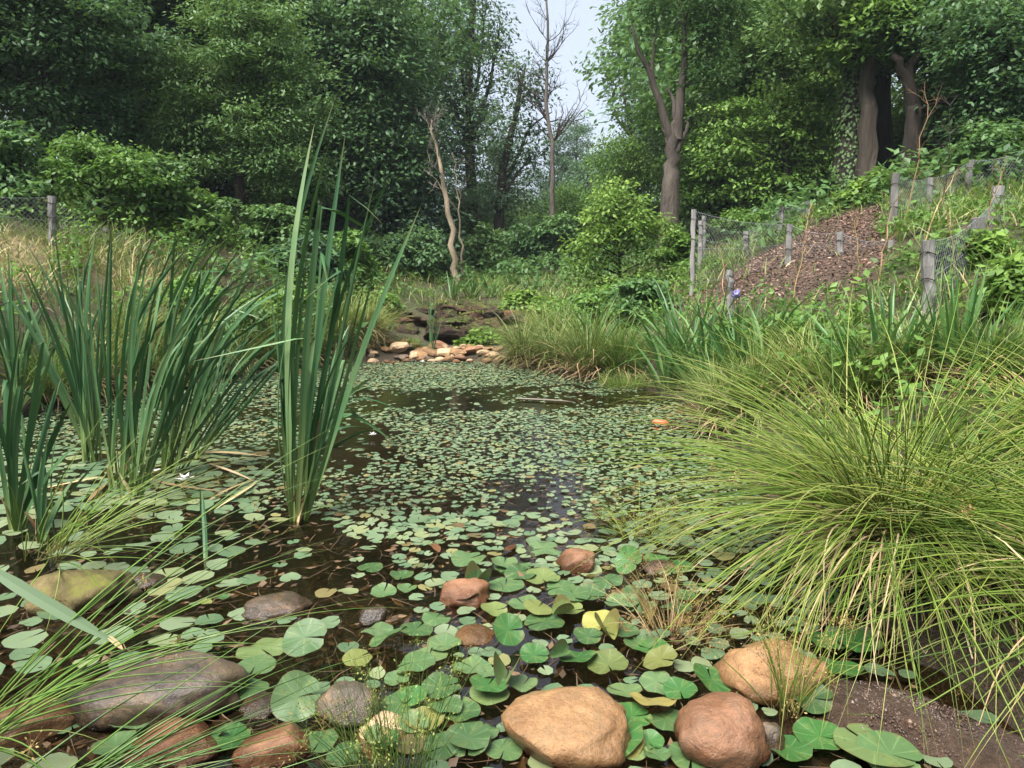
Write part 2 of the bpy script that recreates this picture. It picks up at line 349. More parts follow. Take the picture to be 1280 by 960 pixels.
ST_MOSSY= solid('stone_mossy', [(.25,(.05,.045,.02)),(.5,(.12,.095,.035)),(.8,(.22,.17,.08))], 9, .8, .8, 30, moss=(.12,.12,.025), bdist=.02)
ROOT    = solid('root_mat', [(.3,(.02,.014,.007)),(.55,(.06,.042,.018)),(.8,(.13,.095,.04))], 30, .95, 1., 60, bdist=.05)
BARK_G  = solid('bark_grey', [(.3,(.06,.05,.043)),(.55,(.125,.105,.09)),(.75,(.2,.17,.15))], 5, .9, .8, 18, stretch=(1,1,.2), bdist=.05)
BARK_M  = solid('bark_mid', [(.3,(.030,.024,.019)),(.55,(.075,.06,.047)),(.75,(.13,.105,.085))], 5, .9, 1., 18, stretch=(1,1,.16), bdist=.08)
WIRE    = solid('fence_wire', [(.3,(.16,.17,.18)),(.7,(.30,.31,.33))], 30, .5, .0, 30)

def ground_material():
    m, nt, new, link = mat('ground_soil')
    a = new('ShaderNodeAttribute'); a.attribute_name = 'var'   # mulch patch
    b = new('ShaderNodeAttribute'); b.attribute_name = 'tt'    # straw patch
    n1 = ntex(nt, 1.3, 6, .65); n2 = ntex(nt, 22, 6, .7); n3 = ntex(nt, 70, 4, .7)
    soil = ramp(nt, n2, [(.3,(.030,.022,.014)),(.5,(.060,.045,.026)),(.7,(.10,.08,.05))])
    green = ramp(nt, n3, [(.3,(.025,.045,.012)),(.7,(.07,.10,.025))])
    base = mixrgb(nt, ramp(nt, n1, [(.42,(0,0,0)),(.6,(.8,.8,.8))]), soil, green)
    mul = ramp(nt, n3, [(.3,(.032,.022,.016)),(.52,(.078,.052,.037)),(.7,(.15,.10,.07)),(.8,(.30,.24,.18))])
    st = ramp(nt, n3, [(.3,(.14,.105,.05)),(.7,(.36,.29,.15))])
    c = mixrgb(nt, a.outputs['Fac'], base, mul); c = mixrgb(nt, b.outputs['Fac'], c, st)
    ge = new('ShaderNodeNewGeometry'); sx = new('ShaderNodeSeparateXYZ'); link(ge.outputs['Position'], sx.inputs[0])      # wet mud along the waterline and the pond bed
    wn = new('ShaderNodeMath'); wn.operation = 'MULTIPLY_ADD'; link(n2, wn.inputs[0]); wn.inputs[1].default_value = -.12; link(sx.outputs[2], wn.inputs[2])
    wr = new('ShaderNodeMapRange'); link(wn.outputs[0], wr.inputs[0]); wr.inputs[1].default_value = .0; wr.inputs[2].default_value = .1; wr.inputs[3].default_value = 1; wr.inputs[4].default_value = 0
    c = mixrgb(nt, wr.outputs[0], c, ramp(nt, n3, [(.3,(.020,.015,.010)),(.55,(.050,.037,.023)),(.75,(.10,.072,.042))]))
    p = new('ShaderNodeBsdfPrincipled'); link(c, p.inputs['Base Color']); p.inputs['Specular IOR Level'].default_value = .35
    rg = new('ShaderNodeMapRange'); link(wr.outputs[0], rg.inputs[0]); rg.inputs[3].default_value = .9; rg.inputs[4].default_value = .4; link(rg.outputs[0], p.inputs['Roughness'])
    ad = new('ShaderNodeMath'); ad.operation = 'ADD'; link(n2, ad.inputs[0]); link(n3, ad.inputs[1]); link(bump(nt, ad.outputs[0], .9, .03), p.inputs['Normal'])
    o = new('ShaderNodeOutputMaterial'); link(p.outputs[0], o.inputs[0]); return m
def water_material():
    m, nt, new, link = mat('pond_water')
    n = ntex(nt, 7, 3, .5); n2 = ntex(nt, 30, 2, .5)
    ad = new('ShaderNodeMath'); ad.operation = 'MULTIPLY_ADD'; link(n2, ad.inputs[0]); ad.inputs[1].default_value = .25; link(n, ad.inputs[2])
    bp = bump(nt, ad.outputs[0], .06, .05)
    f = new('ShaderNodeFresnel'); f.inputs[0].default_value = 1.42; link(bp, f.inputs['Normal'])
    tr = new('ShaderNodeBsdfTransparent'); tr.inputs[0].default_value = (.62,.56,.44,1)
    gl = new('ShaderNodeBsdfGlossy'); gl.inputs['Roughness'].default_value = .03; link(bp, gl.inputs['Normal'])
    mr = new('ShaderNodeMapRange'); link(f.outputs[0], mr.inputs[0]); mr.inputs[1].default_value = 0; mr.inputs[2].default_value = 1; mr.inputs[3].default_value = .02; mr.inputs[4].default_value = 1
    mx = new('ShaderNodeMixShader'); link(mr.outputs[0], mx.inputs[0]); link(tr.outputs[0], mx.inputs[1]); link(gl.outputs[0], mx.inputs[2])
    o = new('ShaderNodeOutputMaterial'); link(mx.outputs[0], o.inputs[0]); return m
def pad_material(name, cols, rough=.35, veins=True):
    m, nt, new, link = mat(name)
    a = new('ShaderNodeAttribute'); a.attribute_name = 'var'; oi = new('ShaderNodeObjectInfo')
    tc = new('ShaderNodeTexCoord')
    ad = new('ShaderNodeMath'); ad.operation = 'ADD'; link(a.outputs['Fac'], ad.inputs[0]); link(oi.outputs['Random'], ad.inputs[1])
    fr = new('ShaderNodeMath'); fr.operation = 'FRACT'; link(ad.outputs[0], fr.inputs[0])
    c = ramp(nt, fr.outputs[0], cols)
    n = ntex(nt, 3.2, 5, .7); sp = ntex(nt, 11, 3, .6)
    if veins:
        sx = new('ShaderNodeSeparateXYZ'); link(tc.outputs['Object'], sx.inputs[0]); at2 = new('ShaderNodeMath'); at2.operation = 'ARCTAN2'; link(sx.outputs[1], at2.inputs[0]); link(sx.outputs[0], at2.inputs[1])
        ml = new('ShaderNodeMath'); ml.operation = 'MULTIPLY'; link(at2.outputs[0], ml.inputs[0]); ml.inputs[1].default_value = 9.; sn = new('ShaderNodeMath'); sn.operation = 'COSINE'; link(ml.outputs[0], sn.inputs[0])
        c = mixrgb(nt, ramp(nt, sn.outputs[0], [(.9,(0,0,0)),(1.,(.3,.3,.3))]), c, (.20,.30,.12))
    c = mixrgb(nt, ramp(nt, n, [(.52,(0,0,0)),(.74,(.55,.55,.55))]), c, (.17,.19,.05))      # yellowing blotches
    c = mixrgb(nt, ramp(nt, sp, [(.66,(0,0,0)),(.72,(.8,.8,.8))]), c, (.045,.035,.015))      # specks of dirt
    ln = new('ShaderNodeVectorMath'); ln.operation = 'LENGTH'; link(tc.outputs['Object'], ln.inputs[0])      # worn brown rim
    en = new('ShaderNodeMath'); en.operation = 'MULTIPLY_ADD'; link(n, en.inputs[0]); en.inputs[1].default_value = .22; link(ln.outputs['Value'], en.inputs[2])
    if veins: c = mixrgb(nt, ramp(nt, en.outputs[0], [(.57,(0,0,0)),(.66,(.7,.7,.7))]), c, (.11,.085,.03))
    p = new('ShaderNodeBsdfPrincipled'); link(c, p.inputs['Base Color']); p.inputs['Specular IOR Level'].default_value = .5
    rr = new('ShaderNodeMapRange'); link(n, rr.inputs[0]); rr.inputs[3].default_value = rough-.12; rr.inputs[4].default_value = rough+.25; link(rr.outputs[0], p.inputs['Roughness'])
    link(bump(nt, ntex(nt, 45, 3, .6), .25, .01), p.inputs['Normal'])
    tr = new('ShaderNodeBsdfTranslucent'); link(c, tr.inputs[0]); mx = new('ShaderNodeMixShader'); mx.inputs[0].default_value = .15
    link(p.outputs[0], mx.inputs[1]); link(tr.outputs[0], mx.inputs[2])
    o = new('ShaderNodeOutputMaterial'); link(mx.outputs[0], o.inputs[0]); return m
PAD   = pad_material('pad_green', [(0,(.065,.115,.055)),(.35,(.10,.155,.08)),(.65,(.135,.18,.10)),(.9,(.165,.195,.09)),(.945,(.18,.165,.06)),(.975,(.10,.06,.025)),(1,(.085,.125,.05))], .42, False)
PADB  = pad_material('pad_large', [(0,(.034,.078,.024)),(.35,(.062,.12,.042)),(.65,(.09,.15,.062)),(.88,(.125,.16,.045)),(.95,(.17,.15,.04)),(1,(.055,.10,.03))], .3)
PADD  = pad_material('pad_deep', [(0,(.025,.085,.020)),(.5,(.045,.13,.032)),(1,(.03,.09,.022))], .25)
PADY  = pad_material('pad_yellow', [(0,(.22,.22,.05)),(.5,(.30,.27,.07)),(1,(.2,.14,.05))], .4)
def plain(name, col, rough=.5):
    m, nt, new, link = mat(name); p = new('ShaderNodeBsdfPrincipled'); n = ntex(nt, 40, 3)
    c = mixrgb(nt, ramp(nt, n, [(.3,(.0,.0,.0)),(.8,(.5,.5,.5))]), col, tuple(v*.6 for v in col)); link(c, p.inputs['Base Color']); p.inputs['Roughness'].default_value = rough
    o = new('ShaderNodeOutputMaterial'); link(p.outputs[0], o.inputs[0]); return m
PETAL = plain('petal_white', (.82,.82,.78)); PURPLE = plain('petal_purple', (.13,.11,.26)); RED = plain('floating_red', (.62,.15,.06)); YEL = plain('stamen', (.7,.5,.08))

# ------------------------------------------------------------------ ground and water
def in_poly(px, py, poly):
    ins = np.zeros(px.shape, bool); n = len(poly)
    for i in range(n):
        ax, ay = poly[i]; bx, by = poly[(i+1) % n]
        ins ^= ((ay > py) != (by > py)) & (px < (bx-ax)*(py-ay)/((by-ay) if by != ay else 1e-9)+ax)
    return ins
MULCH = np.array([g(*p)[:2] for p in ((850,378),(905,384),(1000,388),(1065,372),(1112,345),(1125,300))]+[(5.6,11.2),(4.9,11.6),(4.1,11.0),(3.4,10.4),(2.9,10.2)])
def soft_mask(x, y, cx, cy, rx, ry): return np.clip(1.6-1.6*np.hypot((x-cx)/rx, (y-cy)/ry)+.5*fbm(x*1.5, y*1.5), 0, 1)
def straw_mask(x, y): return np.maximum(soft_mask(x,y,-5.8,7.7,1.3,1.5)*.7, soft_mask(x,y,-4.5,8.8,.9,.9)*.5)
def mulch_mask(x, y):
    jx, jy = x+fbm(x*2,y*2)*.25, y+fbm(y*2,x*2)*.25
    return in_poly(jx, jy, MULCH).astype(float)
def warp(n, lo, mid0, mid1, hi, frac=.72):
    k = int(n*frac); a = np.linspace(mid0, mid1, k); m = (n-k)//2
    l = mid0-(np.linspace(0,1,m+1)[1:]**2.2)*(mid0-lo); h = mid1+(np.linspace(0,1,m+1)[1:]**2.2)*(hi-mid1)
    return np.r_[l[::-1], a, h]
gx = warp(260, -260, -7, 7.5, 260); gy = warp(260, -60, .3, 14, 320)
X, Yg = np.meshgrid(gx, gy); Z = ground_z(X, Yg); nx, ny = len(gx), len(gy)
i = np.arange(ny-1)[:,None]*nx+np.arange(nx-1)[None]
Fg = np.stack([i, i+1, i+nx+1, i+nx], -1).reshape(-1,4)
kind(mk('ground', np.stack([X,Yg,Z],-1).reshape(-1,3), Fg, ground_material(), None, mulch_mask(X,Yg).ravel(), straw_mask(X,Yg).ravel(), True), 'structure')
# water sheet reaching just under the banks
c = POND.mean(0); ring = POND+(POND-c)/np.linalg.norm(POND-c, axis=1)[:,None]*.22
nr = len(ring); Vw = np.c_[np.r_[ring, [c]], np.zeros(nr+1)]
WATER = water_material()
kind(mk('pond_water', Vw, np.stack([(np.arange(nr)+1) % nr, np.arange(nr), np.full(nr, nr)], -1), WATER, smooth=True), 'structure')
sw = [at(558,434,10.75), at(600,434,10.75), at(602,428,11.1), at(570,427,11.15)]
sw = np.array(sw); sw[:,2] = .145
kind(mk('stream_water', sw, np.array([[0,1,2,3]]), WATER), 'structure')

# ------------------------------------------------------------------ stones
from mathutils import Vector as V3
_ico = {}
def ico(sub):
    if sub not in _ico:
        import bmesh
        bm = bmesh.new(); bmesh.ops.create_icosphere(bm, subdivisions=sub, radius=1)
        _ico[sub] = (np.array([v.co[:] for v in bm.verts]), np.array([[v.index for v in f.verts] for f in bm.faces])); bm.free()
    return _ico[sub]
def stone_geo(size, seed, sub=4, rough=.22, boxy=.0, facets=0):
    V, F = ico(sub); V = V.copy(); r = np.random.default_rng(seed); off = r.uniform(-50,50,3)
    if boxy: V = np.sign(V)*np.abs(V)**(1-boxy); 
    d = np.array([noise.fractal(V3((v*1.1+off).tolist()), 1., 2., 4) for v in V])
    V = V*(1+rough*d)[:,None]
    for _ in range(facets):
        n = r.normal(0,1,3); n /= np.linalg.norm(n); h = r.uniform(.62,.85)
        e = np.maximum(V@n-h, 0); V = V-e[:,None]*n*.85
    d2 = np.array([noise.fractal(V3((v*5+off).tolist()), 1., 2., 3) for v in V])
    V = V*(1+.02*d2)[:,None]
    return V*np.array(size)*.5, F
def stone(name, label, px, py, wpx, hpx, m, seed, Y=None, depth=1.0, sink=.3, rz=0, boxy=.06, facets=2, cat='stone', group=None, rough=.22, sub=4):
    """a stone whose visible top part spans wpx by hpx around the survey pixel"""
    b = g(px, py+hpx*.35) if Y is None else np.array([*at(px, py, Y)[:2], 0])
    if Y is not None: b[2] = max(gz(b[0], b[1]), 0)
    ds = math.hypot(b[1], CAM_H-b[2]); sc = FPX/ds; sa = (CAM_H-b[2])/ds
    W = wpx/sc; H = .85*max(.24*W, (hpx/sc-.62*W*depth*sa)/math.sqrt(1-sa*sa))     # height above the water
    V, F = stone_geo((W, W*depth, H/(1-sink)), seed, sub, rough, boxy, facets)
    o = mk(name, V, F, m, smooth=True); o.rotation_euler = (0,0,rz)
    o.location = (b[0], b[1], b[2]+H-H/(1-sink)*.5)
    return tag(o, label, cat, group)
NG = 'stones in the shallow water at the near shore'
stone('boulder','large smooth tan boulder ringed by lily pads in the near shallows',707,905,142,92,ST_TAN,3,depth=.8,sink=.25,group=NG)
stone('boulder','pale salmon boulder at the foot of the rush tussock',900,915,100,92,ST_ORG,9,depth=.95,sink=.25,group=NG,facets=2)
stone('boulder','broad ochre and rust boulder half hidden by hanging rush seed heads',962,832,122,74,ST_TAN,14,depth=.7,sink=.25,group=NG,facets=2)
stone('stone','small blocky orange stone standing beyond the large lily pads',721,701,47,32,ST_ORG,21,depth=.8,sink=.2,boxy=.3,group=NG)
stone('stone','wet orange wedge shaped stone between small and large pads',578,735,66,38,ST_ORG,25,depth=.9,sink=.45,facets=5,group=NG)
stone('stone','low reddish brown stone awash in bare muddy water',345,751,76,34,ST_BRN,31,depth=.8,sink=.4,group=NG)
stone('boulder','broad dark wet boulder behind arching rush stems',205,846,182,86,ST_DRK,37,depth=.62,sink=.3,boxy=.1,group=NG,rz=.15,facets=2)
stone('stone','rounded dark brown stone with an ochre top beside a pad',433,877,64,56,ST_BRN,41,depth=.9,sink=.25,group=NG)
stone('stone','flat pinkish tan stone under pads near the dark boulder',226,922,96,46,ST_ORG,44,depth=.9,sink=.45,facets=5,group=NG)
stone('stone','flat orange stone split by a grey vein beneath a bluish pad',345,925,84,50,ST_ORG,48,depth=.8,sink=.45,facets=5,group=NG)
stone('stone','small round grey stone in bare muddy water',466,768,34,26,ST_DRK,52,sink=.35,group=NG)
stone('stone','tan stone half buried under the low rush blades',30,896,110,52,ST_TAN,55,depth=.7,sink=.4,group=NG)
stone('stone','small wet black stone beside the mossy mound',178,726,52,26,ST_DRK,58,depth=.8,sink=.3,group=NG)
stone('boulder','mossy olive brown mound of rock beneath rush blades',104,728,116,62,ST_MOSSY,63,depth=.8,sink=.3,group=NG,rough=.35)
stone('stone','brown stone tucked below the drooping tussock edge',822,706,46,18,ST_BRN,67,depth=.8,sink=.5,group=NG)
stone('stone','small brown stone wedged against the salmon boulder',958,925,36,40,ST_BRN,71,sink=.3,group=NG)
stone('stone','dull brown stone under the dark overhang of the tussock',1062,700,60,34,ST_BRN,74,sink=.3,group=NG)
stone('stone','submerged ochre stone beneath the pad cluster',592,790,48,16,ST_TAN,77,sink=.7,group=NG)
stone('stone','pale flat stone under water by the fine grass',480,905,60,18,ST_PALE,79,sink=.75,group=NG)
stone('stone','thin brown slab lying under the dark boulder front edge',328,878,50,20,ST_BRN,81,sink=.5,group=NG)
# far shore stones
proto = []
for k in range(9):
    V, F = stone_geo((1, random.uniform(.75,1.05), random.uniform(.45,.7)), 200+k, 2, .3, .1, 10)
    o = mk('shore_stone', V, F, [ST_PALE,ST_TAN,ST_ORG,ST_PALE,ST_TAN,ST_BRN,ST_PALE,ST_TAN,ST_TAN][k], smooth=False); proto.append(o.data); bpy.data.objects.remove(o)
FS = [(442,441,26,'pale round stone at the cattail end of the far stone bar'),(470,436,22,'upright pale boulder standing clear on the far stone bar'),(548,436,24,'large rounded tan stone by the cascade pool'),
      (497,444,30,None),(483,446,16,None),(511,440,18,None),(520,447,18,None),(530,441,16,None),(540,447,20,None),(556,447,26,None),(572,447,24,None),(590,446,26,None),
      (604,449,20,None),(586,440,14,None),(566,440,14,None),(600,442,14,None),(430,447,20,None),(455,448,22,None),(618,451,18,None),(610,445,14,None),(576,452,16,None),(550,453,16,None),(526,453,14,None),(505,452,18,None),(468,450,16,None),(490,438,16,None),(506,434,14,None),(450,434,14,None)]
for k in range(90): FS.append((random.uniform(426,630), random.uniform(436,458), random.uniform(8,15), None))
for k, (px, py, wd, lab) in enumerate(FS):
    Y = 10.55-(py-434)/22*1.0
    b = at(px, py, Y); zz = max(gz(b[0], b[1]), 0)
    o = bpy.data.objects.new('shore_stone', proto[k % 9]); COL.objects.link(o)
    s = wd*Y/FPX*1.05; o.scale = (s, s*random.uniform(.8,1.1), s*random.uniform(.6,1.1)); o.rotation_euler = (random.uniform(-.2,.2), random.uniform(-.2,.2), random.uniform(0,6.28))
    o.location = (b[0], b[1], zz+s*.18)
    tag(o, lab or ('tan or orange stone in the low bar at the pond head' if wd >= 14 else 'small pebble sized stone filling the bar at the pond head'), 'stone', 'stones of the bar between cascade and pond' if wd >= 14 else 'small stones of the bar at the pond head')
# cascade ledges
LG = 'ledge stones of the stepped cascade'
LED = [(470,500,400,418,11.6,'brown weathered stone ending the second step in the sedges'),(478,512,388,400,12.3,'dull stone ending the third step in the sedges'),(620,652,408,424,11.4,'dark stone running under the grass beside the lowest step'),(626,652,386,397,12.6,'brown stone vanishing into the grass beside the third step'),(526,577,408,430,11.1,'dark layered ledge stone in the lowest step left of the joint'),(576,624,409,430,11.05,'mossy ledge stone in the lowest step beside the overhanging fern'),
       (488,530,394,408,11.75,'brown end stone of the second step towards the sedge slope'),(491,518,406,422,11.3,'short dark stone stepping down to the sedge slope'),(530,592,399,414,11.7,'long moss capped stone in the middle of the second step'),
       (590,626,399,412,11.75,'dark blunt stone of the second step towards the grassy side'),(628,664,393,406,11.8,'flat rusty orange slab lying in the grass by the second step'),
       (540,572,388,400,12.4,'rough stone in the third step with roots over it'),(568,606,390,401,12.3,'thin mossy stone in the middle of the third step'),(602,630,388,402,12.4,'brown stone closing the third step'),
       (520,552,382,393,12.9,'broken stone high on the cascade side towards the sedge slope'),(550,586,381,391,13.1,'dark slab in the top step'),(584,612,381,392,13.1,'squat dark slab in the top step by the iris'),(608,634,382,393,13.0,'reddish slab at the grassy end of the top step'),(536,560,375,384,13.6,'half buried slab above the top step'),(572,606,376,384,13.6,'long half buried slab behind the top step')]
for k, (x0,x1,y0,y1,Y,lab) in enumerate(LED):
    a = at(x0,y1,Y); b = at(x1,y0,Y); W = b[0]-a[0]; H = b[2]-a[2]
    V, F = stone_geo((W*1.06, .6, H*1.12), 300+k, 3, .34, .35, 6)
    o = mk('ledge_stone', V, F, ST_LEDGE if k % 3 else ST_LEDR, smooth=False); o.location = ((a[0]+b[0])/2, Y+.16, (a[2]+b[2])/2+random.uniform(-.1,.06)*H); o.rotation_euler = (random.uniform(-.15,.15), random.uniform(-.12,.12), random.uniform(-.2,.2))
    tag(o, lab, 'ledge stone', LG)
    if k not in (0,6,10,13):                                     # moss cushions on the stone's own top
        nz_ = V[:,2] > H*.18; top = V[nz_][rng.integers(0, max(nz_.sum(),1), 150 if k in (5,8,12) else 24)]; gm_ = Geo(); m_ = len(top)
        leaves(gm_, top, np.c_[N_(0,1,m_),N_(0,1,m_)-.4,U(.2,1,m_)], N_(0,1,(m_,3)), U(.03,.07,m_), U(.015,.03,m_)); kind(gm_.build('moss', MOSS, o), 'stuff')

# ------------------------------------------------------------------ lily pads
def pad_mesh(name, m, rings=3, segs=22, seed=0, wave=.03, cup=0., notch=.16, fold=0.):
    r = np.random.default_rng(seed); a0 = notch*.5
    th = np.linspace(a0, 2*np.pi-a0, segs); V = [(0,0,0)]; ph = r.uniform(0,6.28,4)
    for k in range(1, rings+1):
        q = k/rings
        lobe = 1+.04*np.sin(2*th+ph[0])+.03*np.sin(3*th+ph[1])
        rad = q*.5*lobe*(1-.14*np.exp(-((np.minimum(th-a0, 2*np.pi-a0-th))/.16)**2)*(q > .9))*(1+r.normal(0,.012,segs)*(q > .9))
        z = wave*q**2*(np.sin(2*th+ph[2])+.6*np.sin(5*th+ph[3]))+cup*q**2*.5+fold*np.abs(rad*np.sin(th))**1.5*2
        V += list(zip(rad*np.cos(th), rad*np.sin(th)*(1-.35*min(fold,1)), z))
    F3 = [(0,1+i,2+i) for i in range(segs-1)]; F4 = []
    for k in range(rings-1):
        o = 1+k*segs; F4 += [(o+i, o+segs+i, o+segs+i+1, o+i+1) for i in range(segs-1)]
    me = mk(name, np.array(V), [np.array(F3), np.array(F4)] if F4 else [np.array(F3)], m, var=np.zeros(len(V)), smooth=True)
    d = me.data; bpy.data.objects.remove(me); return d
BIG = [pad_mesh('lily_pad', PADB, 4, 26, 10+k, (.03,.05,.04,.06,.05,.02)[k], (0,.06,.14,-.06,.2,.02)[k]) for k in range(6)]
BIGD = [pad_mesh('lily_pad', PADD, 4, 26, 30+k, .04, .12) for k in range(3)]
BIGY = [pad_mesh('lily_pad', PADY, 4, 26, 40+k, .05, .1) for k in range(2)]
FOLD = [pad_mesh('lily_pad', PADB, 4, 26, 50+k, .04, .1, fold=.9) for k in range(2)]
placed = []
def pad(px, py, wpx, lab, meshes=BIG, tilt=(0,0), lift=0., grp='large lily pads in the near shallows', yaw=None):
    b = wat(px, py); s = wpx/FPX*math.hypot(b[1], CAM_H)
    o = bpy.data.objects.new('lily_pad', random.choice(meshes)); COL.objects.link(o)
    ov = [q for q in placed if math.hypot(q[0]-b[0], q[1]-b[1]) < (q[2]+s)*.42]
    z = .006+.004*len(ov)+lift+abs(math.sin(tilt[0]))*s*.42+abs(math.sin(tilt[1]))*s*.42
    o.location = (b[0], b[1], z); o.scale = (s,)*3
    o.rotation_euler = (tilt[0], tilt[1], random.uniform(0,6.28) if yaw is None else yaw); o.rotation_mode = 'XYZ'
    placed.append((b[0], b[1], s)); tag(o, lab, 'lily pad', grp); return o
BP = [ # px, py, width, kind, tilt x, tilt y, label
(463,711,30,'B',0,0,'single small pad floating in the bare muddy water'),(502,722,28,'B',0,0,None),(509,738,24,'B',0,0,None),(586,700,45,'B',0,0,'broad notched pad just beyond the wet orange wedge stone'),
(640,708,45,'B',0,0,None),(680,687,47,'B',0,0,'large pad touching the small blocky orange stone'),(678,725,45,'B',0,0,None),(632,733,43,'B',0,0,None),(702,737,42,'B',0,0,None),
(582,753,36,'B',.25,0,'pad tilted against the near side of the wet orange wedge stone'),(618,767,32,'B',.2,.2,None),(736,747,45,'B',0,0,None),(680,780,50,'B',.06,0,'wide wavy pad over the dark water gap'),(655,757,40,'B',0,0,None),(712,765,38,'B',0,0,None),
(759,729,36,'B',.3,0,None),(777,759,44,'B',.1,.1,None),(785,716,36,'D',1.0,.1,'pad standing on edge at the tussock rim'),(635,806,40,'D',.9,.2,'dark pad curling upright out of the cluster'),(485,812,48,'B',.4,.3,'big pad tilted up beside the fine grass'),
(556,810,42,'B',.1,0,None),(537,823,40,'B',0,.1,None),(552,862,46,'B',.15,0,None),(502,880,48,'B',0,0,None),(496,852,30,'B',0,0,None),(721,829,48,'D',.25,0,'dark wet pad behind the large tan boulder'),
(760,837,50,'B',.12,0,'bright rounded pad leaning on the large tan boulder'),(699,829,28,'F',.6,0,'folded bright pad opening beside the dark wet pad'),(654,858,34,'B',0,0,None),(888,862,46,'D',.35,-.2,'glossy pad draped between the two pale boulders'),
(770,934,64,'D',.2,.1,'large glossy pad lapping over the large tan boulder front'),(811,934,34,'D',.3,0,None),(815,892,54,'Y',.25,.3,'olive yellow pad lying limp between the boulders'),(832,906,48,'B',.2,.1,None),(864,949,54,'B',.1,0,'pad lapping the salmon boulder foot'),
(447,825,36,'B',.1,0,None),(849,712,38,'D',.1,0,None),(751,784,44,'Y',.2,.1,'yellowing blotched pad amid the green cluster'),(800,810,36,'B',.2,0,None),(381,808,52,'B',.45,0,'upright oval pad behind the bluish pad'),
(326,814,54,'B',.1,0,None),(373,893,58,'B',.75,.1,'bluish green pad standing upright over the flat orange stone'),(165,903,52,'B',.1,0,'pad floating against the dark boulder foot'),(214,888,40,'B',.1,0,None),(313,864,42,'B',.1,0,None),(319,836,46,'B',0,0,None),
(245,757,16,'B',.3,0,None),(257,757,16,'B',.3,0,None),(279,749,16,'B',0,0,None),(472,790,38,'B',.2,0,None),(1047,843,54,'D',.15,.1,'deep green pad wedged beside the ochre and rust boulder'),(1014,883,46,'B',.35,.1,'bright cupped pad by the gravel bar'),
(1044,757,42,'D',.2,0,None),(1032,804,48,'D',.1,0,None),(1072,808,52,'D',.1,.1,None),(1092,940,86,'B',.15,0,'biggest pad at the gravel bar edge'),(1112,952,70,'B',.2,.1,None),(1025,926,56,'D',.1,0,None),(985,940,50,'D',.1,0,None),(820,858,40,'B',.2,.2,None),
(590,838,44,'B',.1,.1,None),(612,868,46,'B',0,0,None),(575,893,48,'B',.1,0,None),(530,905,46,'B',0,.1,None),(600,915,42,'B',0,0,None),(556,935,48,'B',0,0,None),(780,870,40,'B',.3,.1,None),(668,825,36,'D',.3,.2,None),(520,790,38,'B',.1,.1,None),(545,775,34,'B',.1,0,None),(845,760,36,'B',.1,0,None),(815,775,36,'F',.3,.1,None),(735,800,34,'B',.2,.1,None),
(790,905,44,'D',.2,.2,None),(850,870,40,'D',.2,.1,None),(905,885,30,'B',.1,0,None),(630,940,40,'B',0,0,None),(145,935,46,'B',0,0,None),(270,880,36,'B',.1,0,None),(290,925,44,'D',.1,0,None),(400,930,42,'B',.1,0,None),(430,945,40,'B',0,0,None)]
for _ in range(34):
    q = (random.uniform(470,860), random.uniform(700,955)); wd = random.uniform(26,48)*(q[1]/830)
    BP.append((*q, wd, random.choice('BBBBDDF'), abs(random.gauss(0,.22)), random.gauss(0,.18), None))
LM = [(o.location, o['label'].split()) for o in bpy.data.objects if o.get('group') == NG]
SHORT = lambda p: min(((math.hypot(l[0]-p[0], l[1]-p[1]), ' '.join(w[:4])) for l, w in LM))[1]
for px,py,wd,kd,tx,ty,lab in BP:
    if not lab: tx, ty = tx*.55, ty*.55
    if not lab: lab = {'B':'green notched lily pad beside the ','D':'dark glossy lily pad beside the ','Y':'yellowing lily pad beside the ','F':'half folded lily pad beside the '}[kd]+SHORT(wat(px,py))
    pad(px,py,wd, lab or {'B':'green notched lily pad overlapping others in the near cluster','D':'dark glossy lily pad lying between boulders or stems','Y':'yellowing lily pad','F':'folded lily pad in the near cluster'}[kd], {'B':BIG,'D':BIGD,'Y':BIGY,'F':FOLD}[kd], (tx,ty))
# the raft of small pads
def raft_density(px, py, x, y):
    d = np.zeros(px.shape); j1, j2 = fbm(x*1.7, y*1.7), fbm(y*2.1+4, x*1.9)
    px = px+70*j1; py = py+np.where(py > 530, 26, 12)*j2
    nz = fbm(x*2.2+3, y*2.2)
    main = (py > 512) & (py < 705)
    d = np.where(main, .97-1.1*np.maximum(nz-.12,0), d)
    d = np.where(main & (px < 400+70*(py > 560)), .5+.45*nz, d)
    d = np.where((py > 512) & (py < 575) & (px > 360) & (px < 505-(575-py)*.2), .04, d)
    d = np.where((py > 650) & (px < 520) & (py > 640+(px-330)*.25), .06, d)
    d = np.where((py > 640) & (px < 330), .04, d)
    d = np.where((py > 660) & (px > 520) & (px < 600), .35, d)
    d = np.where(py >= 705, np.where(px < 520, .05, .22), d)
    d = np.where((px > 640) & (px < 745) & (py > 585) & (py < 672), .16, d)          # thinner patch
    d = np.where((py > 487) & (py <= 512), np.where((px > 425) & (px < 900), .03+.18*(nz > .25), .5), d)
    d = np.where(py <= 487, np.where(px < 330, .5, .88), d)
    d = np.where((px > 830) & (py > 512) & (py < 575), .55, d)
    d = np.where((py > 540) & (px < 330) & (py < 640), .42+.3*nz, d)
    return d
cand = 70000
x = U(-4.2,1.9,cand); y = 1.3+8.6*U(0,1,cand)**.85
sdist = pond_sd(x, y); P3 = np.stack([x,y,0*x],-1); px, py = proj(P3)
keep = (sdist < -.03) & (U(0,1,cand) < raft_density(px,py,x,y)) & (px > -120) & (px < 1400) & (py < 1000)
x, y, px, py = x[keep], y[keep], px[keep], py[keep]
size = np.where(py > 640, U(.05,.085,len(x)), U(.025,.050,len(x)))
size *= np.where(U(0,1,len(x)) < .12, 1.5, 1)*np.where(U(0,1,len(x)) < .2, .7, 1)
